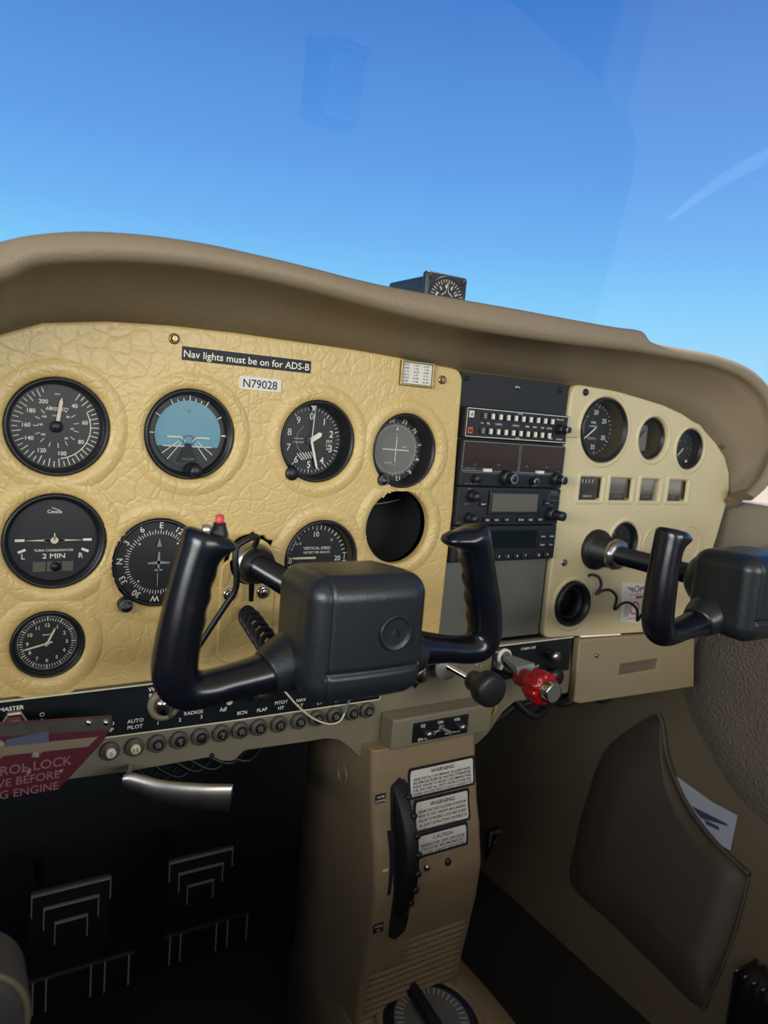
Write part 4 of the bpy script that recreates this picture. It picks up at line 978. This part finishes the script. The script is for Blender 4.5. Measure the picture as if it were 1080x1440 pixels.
t = thing('cable_bundle', 'dark wires and hose hanging under the panel right of the red knob', 'wiring', (.6, .04, -.33))
B = MB()
for k in range(8):
    x0 = .47+.035*k; B.tube([(x0, .05, -.325), (x0+.04, .035+.01*(k % 3), -.350-.010*(k % 2)), (x0+.09, .05, -.345), (x0+.14, .05, -.325)], .004+.002*(k % 2), n=8)
kid(B.build('wires', RUBBER), t)
B = MB(); B.tube([(.500, -.01, -.300), (.502, -.012, -.315), (.500, -.006, -.330)], .0022, n=8); kid(B.build('yellow_wire', mat('yellow_wire', (150, 140, 70), .5)), t)
# white cable across the breakers
t = thing('thin_cable', 'thin white cable looping below the hub over the breaker row', 'cable', (.22, -.01, -.27))
pts_ = [atY(u_, v_, y_) for u_, v_, y_ in ((384, 960, -.012), (400, 972, -.016), (418, 992, -.014), (440, 1010, -.012), (462, 1018, -.012), (478, 1014, -.010), (486, 1000, -.008))]
B = MB(); B.tube(pts_, .0010, n=8); kid(B.build('white_wire', CREAM), t)
B = MB(); B.tube([atY(484, 1004, -.008), atY(489, 992, -.008), atY(493, 978, -.008)], .0014, n=8); kid(B.build('teal_wire', mat('teal_wire', (70, 110, 110), .5)), t)

# =================================================================== YOKES
def yoke(ox, label, red, part_of):
    oz = -.121
    t = thing('control_yoke', label, 'control yoke', (ox, 0, oz), 'two control yokes')
    # shaft and collar
    MB().cyl((0, .03, 0), (0, -.185, 0), .0118, n=32).build('shaft', GLOSSB, t)
    if red:
        B = MB(); B.lathe([(.0185, .020), (.0185, -.004), (.0205, -.006), (.0205, -.012), (.0190, -.015), (.0150, -.018), (.0125, -.0185)], n=40); B.build('collar', ALU, t)
        B = MB(); B.lathe([(.0170, -.0165), (.0165, -.024), (.0120, -.027)], n=40); B.build('rubber_boot', RUBBER, t)
    else:
        B = MB(); B.lathe([(.0270, 0), (.0270, -.004), (.0245, -.008), (.0200, -.010), (.0190, -.030), (.0125, -.032)], n=44); B.build('rubber_boot', RUBBER, t)
        B = MB(); B.lathe([(.0180, -.030), (.0195, -.032), (.0195, -.038), (.0150, -.042), (.0120, -.042)], n=30, jag=lambda a: 1+.03*math.sin(9*a)); B.build('collar', ALU, t)
    # centre box
    def sh(p):
        x, y_, z = p
        k = (y_+.043)/.086            # 0 front .. 1 back
        s = 1-.16*max(0, k-.35)**1.2
        x *= s; z *= s
        if y_ < -.03:                 # crease near the bottom of the front face
            y_ += .0030*math.exp(-((z+.021)/.0014)**2) * (1 if x > -.036 and x < .042 else 0)
            y_ += .0014*math.exp(-((x+.0335)/.0012)**2)
        # slight belly of the front face
        y_ -= .003*(1-(x/.052)**2)*(1 if y_ < 0 else 0)
        return (x, y_, z)
    B = MB(); B.rbox((-.0065, -.2150, -.0010), (.0930, .078, .0900), .0165, 36, fn=sh); B.build('hub_cover', HUBM, t)
    B = MB(); B.lathe([(.0125, -.150), (.0230, -.153), (.0285, -.160), (.0310, -.172), (.0310, -.185)], n=40); B.build('hub_neck', HUBM, t)
    B = MB(); B.lathe([(.0125, 0), (.0128, -.0016), (.0116, -.0020), (.0106, -.0004), (.0095, -.0003), (.00001, -.0005)], (.008, -.2574, .005), n=44)
    B.tube([(.0045, -.2583, .002), (.008, -.2586, .009), (.0115, -.2583, .002)], .0004, n=6, sub=3); B.build('round_emblem', HUBM, t)
    # horns: one continuous casting each side, arm + grip
    for sd in (-1, 1):
        X = lambda v: sd*v
        pts = [(X(.036), -.202, -.030), (X(.062), -.205, -.0340), (X(.090), -.207, -.0370), (X(.112), -.208, -.0395), (X(.1250), -.208, -.0370), (X(.1300), -.208, -.0260), (X(.1295), -.208, -.010), (X(.1270), -.208, .010), (X(.1235), -.208, .030), (X(.1200), -.208, .046), (X(.1165), -.208, .056), (X(.1130), -.208, .0640), (X(.1115), -.208, .0685)]
        rad = [(.0200, .020), (.0150, .017), (.0135, .0150), (.0138, .0150), (.0150, .0160), (.0165, .0170), (.0160, .0170), (.0155, .0168), (.0148, .0162), (.0146, .0162), (.0160, .0168), (.0185, .0172), (.0165, .0150)]
        kx = .93 if (red and sd < 0) else .86
        rad = [(a_*(kx if q_ > 1 else 1), b_) for q_, (a_, b_) in enumerate(rad)]
        if sd > 0: pts = [(p[0], p[1], p[2]+.006*max(0, min(1, (.03-p[2])/.04))) for p in pts]
        ld = (0 if sd < 0 else -.009) if red else .0115
        lean = lambda x_, z_: x_ + sd*ld*max(0, (z_+.03)/.1)
        pts = [(lean(p[0], p[2]), p[1], p[2]) for p in pts]
        B = MB(); B.tube(pts, rad, n=28, sub=8, ref=(0, 1, 0))
        # finger bumps on the inner/back side
        for k, zz_ in enumerate((-.006, .010, .026, .041)):
            cx_ = lean(sd*(.1275-.0001*k-(zz_+.006)*.16), zz_); B.rbox((cx_ - sd*(.0018-(.0022 if kx < .9 else 0)), -.2060, zz_), (.0240, .026, .0165), .0080, 5)
        # flared thumb rest on top
        ex = .006 if sd > 0 else 0
        B.tube([(lean(X(.1100), .06), -.2085, .0590), (lean(X(.1030-ex*.4), .06), -.2085, .0600), (lean(X(.0970-ex*.8), .06), -.2085, .0595), (lean(X(.0925-ex), .06), -.2085, .0585)], [(.0100, .0165), (.0078, .0155), (.0058 if sd > 0 else .0040, .0130), (.0026 if sd > 0 else .0010, .0075)], n=24, sub=6)
        o = B.build('grip', GLOSSB, t)
        md = o.modifiers.new('remesh', 'REMESH'); md.mode = 'VOXEL'; md.voxel_size = .0011; md.use_smooth_shade = True
        ms = o.modifiers.new('smooth', 'SMOOTH'); ms.factor = .8; ms.iterations = 50
        if sd < 0 and red:
            B = MB(); B.lathe([(.0065, .0700), (.0060, .077), (.0046, .0810), (.0040, .0840), (.00001, .0840)], (-.1050, -.2085, -.009), ax='z', n=24); o2 = B.build('push_to_talk_switch', RUBBER, t)
            B = MB(); B.lathe([(.0027, .0845), (.0028, .0890), (.0022, .0896), (.00001, .0896)], (-.1050, -.2085, -.0095), ax='z', n=20); B.build('red_button', REDB, o2)
            B = MB(); B.lathe([(.0032, .0745), (.0030, .0775), (.00001, .0780)], (-.1160, -.2160, -.003), ax='z', n=16); B.build('screw', CHROME, t)
    # arm root lobes
    for sd in (-1, 1):
        B = MB(); B.tube([(sd*.020, -.205, -.018), (sd*.048, -.205, -.028), (sd*.064, -.206, -.0335)], [(.026, .028), (.0205, .024), (.0158, .018)], n=24, sub=8); B.build('arm_root', HUBM, t)
    if not red: t.rotation_euler = (0, math.radians(-1.5), 0)
    return t
yoke(.177, 'near black control yoke with red push button on left grip', True, 'near')
yoke(.657, 'far black control yoke cut off by right edge of photo', False, 'far')
# control lock rod hooked on the near column
t = thing('control_lock_rod', 'bent black rod hooked over the near yoke shaft', 'control lock rod', (.17, -.02, -.12))
pts_ = [atY(u_, v_, y_) for u_, v_, y_ in ((357, 770, -.012), (362, 756, -.026), (352, 757, -.034), (334, 768, -.036), (331, 785, -.038), (333, 812, -.038), (330, 832, -.036), (318, 850, -.034), (298, 880, -.032), (272, 920, -.030), (262, 936, -.026))]
B = MB(); B.tube(pts_, .0029, n=12, sub=6); kid(B.build('rod', RUBBER), t)
B = MB(); B.cyl(atY(354, 818, -.012), atY(353, 845, -.012), .0030, .0024); kid(B.build('tail_pin', RUBBER), t)
# coiled cord of the near yoke
t = thing('coiled_cord', 'short black coiled cord between panel and near yoke arm', 'cord', (.18, -.03, -.17))
a, b = atY(343, 858, -.004), atY(390, 925, -.165); n = 260; cp = []
for i in range(n+1):
    k = i/n; c = a.lerp(b, k); w_ = min(1, k*6)*.0080; an = 2*PI*8*k; cp.append(c+Vector((math.cos(an)*w_, math.sin(an)*w_*.35, math.sin(an)*w_)))
B = MB(); B.tube(cp[::2], .0026, n=8, sub=2); kid(B.build('coil', RUBBER), t)
# wavy cord by the far yoke
t = thing('coiled_cord', 'stretched wavy black cord hanging below the far yoke shaft', 'cord', (.68, -.01, -.17))
base = [(824, 812, .004), (832, 808, -.004), (842, 812, -.010), (845, 824, -.012), (838, 836, -.010), (846, 831, -.014), (858, 830, -.018), (867, 840, -.020), (864, 857, -.018), (874, 849, -.022), (886, 848, -.026), (896, 858, -.028), (896, 873, -.026), (903, 864, -.034), (914, 858, -.05), (930, 852, -.08)]
B = MB(); B.tube([atY(*q_) for q_ in base], .0019, n=8, sub=6); kid(B.build('wire', RUBBER), t)
# sticker behind it
sp_ = [P0(875, 819), P0(916, 821), P0(912, 876), P0(871, 874)]
def wings(B, y_):
    cx = (sp_[0][0]+sp_[1][0])/2; zt = sp_[0][1]; w_ = sp_[1][0]-sp_[0][0]
    for sd in (-1, 1):
        for k in range(5): B.line((cx+sd*.006, zt-.0095-k*.0012), (cx+sd*(.021-k*.003), zt-.0070-k*.0018), .0009, y_)
    B.arc(0, 359, .0042, .0014, y_, (cx, zt-.0105))
    B.text('PILOT OPERATING', .0022, cx, zt-.0185, y_); B.text('FOR EMERGENCY CALL', .0020, cx, zt-.0530, y_)
    for k in range(7):
        B.line((cx-.020, zt-.034-k*.0024), (cx-.010, zt-.034-k*.0024), .0009, y_); B.line((cx+.012, zt-.030-k*.0030), (cx+.021, zt-.030-k*.0030), .0009, y_)
t = sticker('wings_sticker', sp_, PAPER, 'white sticker with winged emblem below the far yoke shaft', 'sticker', wings, BLUEINK)
B = MB(); cx = (sp_[0][0]+sp_[1][0])/2; zt = sp_[0][1]; B.q2([(cx, zt-.021), (cx+.014, zt-.021), (cx+.014, zt-.0245), (cx, zt-.0245)], -.0010); kid(B.build('red_mark', REDINK), t)
B = MB(); B.arc(0, 359, .0085, .0022, -.0010, (cx+.0005, zt-.038)); kid(B.build('orange_ring', ORANGE), t)

# =================================================================== PEDESTAL
pf = [(-.335, -.020), (-.37, -.024), (-.41, -.032), (-.45, -.043), (-.49, -.051), (-.53, -.049), (-.57, -.043), (-.62, -.036), (-.655, -.033), (-.675, -.037), (-.695, -.052)]
def pfy(z):
    z = max(-.695, min(-.335, z))
    for (a, ya), (b, yb) in zip(pf, pf[1:]):
        if b <= z <= a: k = (a-z)/(a-b); k2 = k*k*(3-2*k); return ya+(yb-ya)*(.5*k+.5*k2)
    return pf[-1][1]
def onface(u, v, off=0.0):
    p = atY(u, v, -.03)
    for _ in range(12): p = atY(u, v, pfy(p.z)-off)
    return p
PXL, PXR = .3240, .4700
def pxr(z): return PXR + .004*math.sin((z+.335)/.36*-PI)
t_ped = thing('console_pedestal', 'tan plastic centre console pedestal with ribbed lower front', 'console', (.397, .05, FZ))
B = MB(); lv = []
Nz = 190
for i in range(Nz+1):
    z = -.335-(.360)*i/Nz; yf = pfy(z); xl = PXL; xr = pxr(z)
    rib_on = 1 if -.66 < z < -.555 else 0
    ring = []; rc = .008
    yb = .13
    for k in range(7): a = PI/2*k/6; ring.append((xl+rc-rc*math.cos(a)-.004*0, yf+rc-rc*math.sin(a), z))       # left front corner
    nf = 24
    for k in range(1, nf):
        x = xl+rc+(xr-xl-2*rc)*k/nf; e_ = min(1, min(x-xl-.010, xr-.012-x)/.006); e_ = max(0, e_)
        top = -.560 if x > xl+.055 else -.595
        rb = .0016*math.cos(2*PI*z/.0088)*e_ if (z < top and z > -.668) else 0
        ring.append((x, yf+rb, z))
    for k in range(7): a = PI/2*(1-k/6); ring.append((xr-rc+rc*math.cos(a), yf+rc-rc*math.sin(a), z))
    ring += [(xr-.004, yf+.03, z), (xr-.010, .06, z), (xr-.02, yb, z), (xl-.004, yb, z), (xl-.006, .06, z), (xl-.002, yf+.03, z)]
    lv.append(ring)
m_ = len(lv[0]); B.add([p for r in lv for p in r], [(i*m_+j, (i+1)*m_+j, (i+1)*m_+(j+1) % m_, i*m_+(j+1) % m_) for i in range(Nz) for j in range(m_)], True)
B.add(lv[0], [list(range(m_))])
kid(B.build('column', TAN2), t_ped)
# foot that flares out under the selector
B = MB(); lv = []
for i in range(26):
    if i < 14: k = i/13; z = -.662-.030*k; g_ = k**.8
    else: z = -.692-.108*(i-13)/12; g_ = 1
    xl = PXL-.002-.006*g_; xr = PXR+.004+.050*g_; yf = -.040-.150*g_; ring = []
    for a in range(33):
        an = PI*a/32; sx_ = math.copysign(abs(math.cos(an))**.6, math.cos(an)); ring.append(((xl+xr)/2-(xr-xl)/2*sx_, .02+(yf-.02)*abs(math.sin(an))**.6, z))
    ring += [(xr, .13, z), (xl, .13, z)]; lv.append(ring)
m_ = len(lv[0]); B.add([p for r in lv for p in r], [(i*m_+j, (i+1)*m_+j, (i+1)*m_+(j+1) % m_, i*m_+(j+1) % m_) for i in range(25) for j in range(m_)], True); B.add(lv[0], [list(range(m_))])
kid(B.build('foot', TAN2), t_ped)
B = MB(); c = atX(482, 1088, PXL-.005); B.lathe([(.012, 0), (.0115, -.0016), (.0105, -.0016), (.010, 0)], (c.x, c.y, c.z), ax='x', n=30); kid(B.build('moulded_ring', TAN2), t_ped)
for u_, v_, m__ in ((600, 1220, CHROME), (629.5, 1212, BLACK)):
    p = onface(u_, v_, .0); B = MB(); B.lathe([(.0045, .001), (.0040, -.0020), (.0020, -.0032), (.00001, -.0034)], tuple(p), n=18); kid(B.build('screw', m__), t_ped)
# side screws of the trim column left
# trim wheel
t = thing('elevator_wheel', 'black ridged elevator trim wheel set in the pedestal', 'trim wheel', (.3590, .0370, -.4630))
B = MB(); wr_, ww_ = .1055, .0085
prof = [(wr_-.030, -ww_), (wr_-.006, -ww_), (wr_-.0005, -ww_*.8)] + [(wr_, -ww_*.3), (wr_, ww_*.3), (wr_-.0005, ww_*.8), (wr_-.006, ww_), (wr_-.030, ww_), (.02, ww_*.6), (.02, -ww_*.6)]
B.lathe(prof, ax='x', n=120, close=True); 
for k in range(7): B.lathe([(wr_-.002+.0012, -ww_+.0028+k*.0028), (wr_+.0012, -ww_+.0034+k*.0028), (wr_-.002+.0012, -ww_+.0040+k*.0028)], ax='x', n=100) if k < 5 else None
B.build('wheel', RUBBER, t)
B = MB()
for k in range(32):
    a = 2*PI*k/32; B.rbox((ww_*.75, math.cos(a)*(wr_-.001), math.sin(a)*(wr_-.001)), (.009, .0085, .0085), .004, 3)
B.build('ridged_rim', RUBBER, t)
# slot round the wheel
B = MB(); Lf = []; Rt_ = []
for i in range(25):
    k = i/24; z = -.370-.186*k; e_ = math.sqrt(max(0, 1-(2*k-1)**16)); yf = pfy(z)-.0008
    Lf.append((.3590-.0125*e_, yf, z)); Rt_.append((.3590+.0125*e_, yf, z))
B.add(Lf+Rt_, [(i, 25+i, 26+i, 1+i) for i in range(24)]); kid(B.build('wheel_slot', VOID), t_ped)
B = MB(); Lf = [onface(546.5+4*math.sin(PI*k/10), 1168+91*k/10, .0008) for k in range(11)]; B.add([(p.x-.0022, p.y, p.z) for p in Lf]+[(p.x+.0026, p.y, p.z) for p in Lf], [(i, 11+i, 12+i, 1+i) for i in range(10)]); kid(B.build('indicator_slot', VOID), t_ped)
B = MB(); p = onface(542, 1224, .0012); B.cbox(tuple(p), (.007, .001, .0030)); kid(B.build('indicator_tip', CREAM), t_ped)
def chip(u, v, lines):
    p = onface(u, v, .001); t = thing('trim_label', 'tiny black label reading %s beside the trim wheel' % ' '.join(lines), 'label', tuple(p))
    MB().cbox((0, 0, .0), (.0125, .0008, .0105)).build('sheet', BLKM, t); B = MB(); B.text(lines[0], .0028, 0, .0024, -.0006); B.text(lines[1], .0028, 0, -.0024, -.0006); B.build('lettering', WHITE, t)
chip(535, 1123, ('NOSE', 'DOWN')); chip(532, 1305, ('NOSE', 'UP'))
# placards
def placard(c4, lines, label, h1, h2, gap):
    P = [onface(*q, .0012) for q in c4]; cx = sum(p.x for p in P)/4; cz = sum(p.z for p in P)/4
    t = thing('placard', label, 'placard', (cx, pfy(cz)-.0012, cz), 'placards on the pedestal'); w_ = (P[1].x-P[0].x+P[2].x-P[3].x)/2; h_ = (P[0].z-P[3].z+P[1].z-P[2].z)/2
    fn = lambda x, y_, z: (x-cx, pfy(z)-y_-t.location.y, z-cz)
    for nm_, gx, off, mm in (('dark_border', .0030, .0008, BLKM), ('sheet', 0, .0014, PAPER)):
        B = MB(); n = 8; X0, X1, Z0, Z1 = cx-w_/2-gx, cx+w_/2+gx, cz+h_/2+gx, cz-h_/2-gx; V = []
        for i in range(n+1):
            z = Z0+(Z1-Z0)*i/n; ins = .0015 if i in (0, n) else 0
            V += [fn(X0+ins, off, z), fn(X1-ins, off, z)]
        B.add(V, [(2*i, 2*i+2, 2*i+3, 2*i+1) for i in range(n)]); B.build(nm_, mm, t)
    B = MB(); B.text(lines[0], h1, cx, cz+h_/2-h1*.95, .0018, sx=1.1, fn=fn)
    for k, s_ in enumerate(lines[1:]): 
        v, f = glyph(s_); wid = (max(a[0] for a in v)-min(a[0] for a in v))*h2/.73; B.text(s_, h2, cx-w_*.46, cz+h_/2-h1*2.0-k*gap-h2*.5, .0018, sx=min(1.0, w_*.92/wid), align='l', fn=fn)
    B.build('lettering', DARKINK, t)
placard(((577, 1084), (666, 1066), (665, 1102), (578, 1120)), ['WARNING', 'ASSURE THAT ALL CONTAMINANTS, INCLUDING WATER,', 'ARE REMOVED FROM FUEL AND FUEL SYSTEM BEFORE', 'FLIGHT. FAILURE TO ASSURE CONTAMINANT FREE', 'FUEL AND HEED ALL SAFETY INSTRUCTIONS AND', 'OWNER ADVISORIES PRIOR TO FLIGHT CAN RESULT IN', 'BODILY INJURY OR DEATH.'], 'white WARNING placard about contaminants, topmost of three on the pedestal', .0046, .0030, .0040)
placard(((585, 1128), (659, 1112), (658, 1152), (586, 1167)), ['WARNING', 'ASSURE THAT SEAT IS LOCKED IN POSITION', 'PRIOR TO TAXI, TAKEOFF AND LANDING.', 'FAILURE TO PROPERLY LATCH SEAT & HEED', 'ALL SAFETY INSTRUCTIONS CAN RESULT IN', 'BODILY INJURY OR DEATH.'], 'white WARNING placard about seat position, middle one of three', .0048, .0032, .0048)
placard(((588, 1175), (656, 1161), (655, 1187), (589, 1202)), ['CAUTION', 'LEAKING FUEL CAPS CAN CAUSE', 'LOSS OF FUEL AND ERRONEOUSLY', 'HIGH FUEL QUANTITY INDICATIONS.'], 'white CAUTION placard about fuel caps, lowest of three', .0042, .0034, .0046)
# fuel selector
c = Vector((.4130, -.1080, -.7000)); ct = atZ(606, 1443, -.6640)
t = thing('fuel_selector', 'round fuel selector dial at the pedestal foot, cut by the bottom edge', 'fuel selector', (ct.x, ct.y, -.6640))
t.rotation_euler = (math.radians(9), 0, 0)
B = MB(); B.lathe([(.066, -.02), (.066, .000), (.063, .004), (.059, .005), (.057, .003)], ax='z', n=60); B.build('raised_collar', TAN2, t)
B = MB(); B.lathe([(.057, -.01), (.057, .004), (.054, .007), (.050, .008), (.00001, .008)], ax='z', n=60); B.build('black_plate', BLACK, t)
B = MB(); B.lathe([(.045, .0084), (.00001, .0086)], ax='z', n=60); B.build('dial_face', GREYP, t)
B = MB()
for k in range(40):
    a = 2*PI*k/40; d = Vector((math.cos(a), math.sin(a), 0)); e_ = Vector((-d.y, d.x, 0))*.0004; B.add([d*.034-e_, d*.034+e_, d*.043+e_, d*.043-e_], [(0, 1, 2, 3)]); 
B.build('dial_markings', WHITE, t).location = (0, 0, .0090)
B = MB(); B.rbox((-.005, .010, .016), (.014, .070, .016), .006, 5); B.build('handle', BLACK, t)
B = MB(); v, f = glyph('BOTH'); B.add([((a[0]-1)*.006-.01, a[1]*.006+.046, .0095) for a in v], f); B.build('lettering', WHITE, t)

# =================================================================== RUDDER PEDALS
def pedal(c_tl, c_tr, lowc, label, yy_):
    a, b = atY(*c_tl, yy_), atY(*c_tr, yy_); w_ = (b-a).length; c = (a+b)/2
    t = thing('rudder_pedal', label, 'rudder pedal', tuple(c), 'rudder pedals')
    B = MB(); B.rbox((0, .006, -.050), (w_*1.04, .010, .108), .004, 4); B.build('brake_plate', BLKM, t)
    for k, (s_, dz) in enumerate(((1.0, 0), (.70, .020), (.42, .042))):
        hw_ = w_*s_/2; B = MB(); B.box((-hw_, -.0025, -dz-.0016), (hw_, .002, -dz+.0006))
        B.box((-hw_, -.002, -dz-.028), (-hw_+.0012, .002, -dz)); B.box((hw_-.0012, -.002, -dz-.028), (hw_, .002, -dz)); B.build('raised_chevron', RIDGE, t)
    B = MB(); B.rbox((.012, -.004, -.124), (w_*1.45, .020, .048), .006, 4); B.build('foot_bar', BLKM, t)
    for k in (-.62, -.46, .10, .28, .60):
        B = MB(); B.box((.012+k*w_, -.0150, -.145), (.012+k*w_+.0018, -.0135, -.103)); B.build('bright_edge', RIDGE, t)
    B = MB(); B.cyl((w_*.2, .012, -.14), (w_*.25, .12, -.12), .008); B.build('pivot_arm', BLKM, t)
    B = MB(); B.cyl((-w_*.3, .012, -.06), (-w_*.3, .10, -.02), .006); B.build('brake_rod', BLKM, t)
pedal((44, 1256), (156, 1237), None, 'left black rudder pedal with nested chevron ridges', .20)
pedal((238, 1214), (328, 1191), None, 'right black rudder pedal nearer the pedestal', .26)
pedal((690, 1170), (735, 1160), None, 'dark copilot rudder pedal right of the pedestal', .30)
# =================================================================== RIGHT SIDE: door, fabric panel, pocket
def onwall(u, v, off=0.0):
    p = atX(u, v, .94)
    for _ in range(30): p = atX(u, v, wall_x(p.z)-off)
    return p
dr = MB(); dr.rbox((.975, -.42, -.150), (.058, 1.20, .190), .012, 5); d_ = struct(dr.build('door_1', DOORM))
B = MB(); B.rbox((.955, -.42, -.285), (.030, 1.2, .110), .006, 4); struct(B.build('trim_1', DOORM))
B = MB(); a = onwall(1042, 775); B.rbox((.944, -.105, -.125), (.012, .09, .035), .005, 4); o = B.build('door_pull', TAN3, d_)
# fabric panel patch on the side wall
def wallpatch(px, off, th, m__, name, parent=None, sub=10):
    """polygon given in reference pixels, wrapped on the side wall"""
    n = len(px); cx = sum(p[0] for p in px)/n; cy = sum(p[1] for p in px)/n
    B = MB(); rings = []
    for k in range(sub+1):
        s_ = 1-k/sub
        o_ = off + th*min(1, (k/sub)*3.2)**.6
        rings.append([onwall(cx+(p[0]-cx)*s_, cy+(p[1]-cy)*s_, o_) for p in px])
    V = [p for r in rings for p in r]
    B.add(V, [(k*n+i, k*n+(i+1) % n, (k+1)*n+(i+1) % n, (k+1)*n+i) for k in range(sub) for i in range(n)], True)
    return B.build(name, m__, parent)
fb = smooth_poly([(968, 905), (1000, 870), (1100, 850), (1200, 900), (1220, 1150), (1130, 1185), (1078, 1158), (1032, 1112), (995, 1050), (965, 985)], 5)
tag(wallpatch(fb, .001, .010, FABRIC, 'upholstery_panel'), 'grey woven fabric door panel at the right edge', 'upholstery panel')
po = [(848, 1060), (885, 1025), (925, 1003), (931, 1020), (937, 1060), (950, 1098), (970, 1138), (1005, 1184), (1053, 1230), (1042, 1280), (1023, 1339), (1004, 1385), (988, 1420), (925, 1362), (862, 1300), (803, 1243), (808, 1190), (822, 1131)]
po = smooth_poly(po, 3)
pk = thing('map_pocket', 'dark brown vinyl map pocket on the right sidewall', 'map pocket', tuple(onwall(930, 1210)))
kid(wallpatch(po, .002, .022, POCKET, 'pouch', sub=14), pk)
ed = [onwall(u_, v_, .010) for u_, v_ in ((925, 1003), (931, 1020), (937, 1060), (950, 1098), (970, 1138), (1005, 1184), (1053, 1230))]
B = MB(); B.tube(ed, .0035, n=10); kid(B.build('opening_hem', POCKET), pk)
ed = [onwall(u_, v_, .006) for u_, v_ in ((1053, 1230), (1042, 1280), (1023, 1339), (1004, 1385), (988, 1420))]
B = MB(); B.tube(ed, .0022, n=8); kid(B.build('side_seam', POCKET), pk)
pp = [onwall(u_, v_, .0045) for u_, v_ in ((943, 1086), (1000, 1127), (1037, 1147), (1027, 1196), (1000, 1182), (960, 1135))]
B = MB(); B.add(pp+[p+Vector((.0008, 0, 0)) for p in pp], [tuple(range(6)), tuple(range(11, 5, -1))]+[(i, (i+1) % 6, 6+(i+1) % 6, 6+i) for i in range(6)])
t = thing('folded_paper', 'bluish white folded paper sticking out of the map pocket', 'paper', tuple(onwall(1000, 1150, .004))); kid(B.build('sheet', PAPER2), t)
B = MB()
for a, b, c_, d2 in (((972, 1133), (1022, 1158), (1024, 1162), (985, 1150)), ((990, 1152), (1010, 1162), (1012, 1168), (994, 1160))): B.add([onwall(*q, .0052) for q in (a, b, c_, d2)], [(0, 1, 2, 3)])
kid(B.build('printing', BLUEINK), t)
# ribbed vent at the lower right
t = thing('rubber_pad', 'dark ribbed rubber pad in the bottom right corner', 'rubber pad', tuple(atX(1070, 1420, .80)))
B = MB(); c = atX(1075, 1425, .82)
B.rbox((c.x, c.y, c.z), (.05, .075, .10), .022, 6)
for k in range(6): B.rbox((c.x-.006*0-.004, c.y-.030+k*.012, c.z), (.048, .004, .096), .002, 3)
kid(B.build('ribbed_pad', RUBBER), t)
# seat edge lower left
t = thing('seat_cushion', 'grey rounded seat edge with piping at the bottom left corner', 'seat', tuple(atY(-10, 1440, -.20)))
c = atY(-62, 1440, -.22)
B = MB(); B.lathe([(.00001, -.012), (.030, -.012), (.0365, -.010), (.040, -.004), (.040, .03)], (c.x, c.y, c.z), n=60); kid(B.build('side_panel', mat('grey_seat_vinyl', (62, 60, 56), .6)), t)
B = MB(); B.lathe([(.0375+.0022*math.cos(2*PI*k/8), -.0095+.0022*math.sin(2*PI*k/8)) for k in range(8)], (c.x, c.y, c.z), n=60, close=True); kid(B.build('piping', KICK), t)
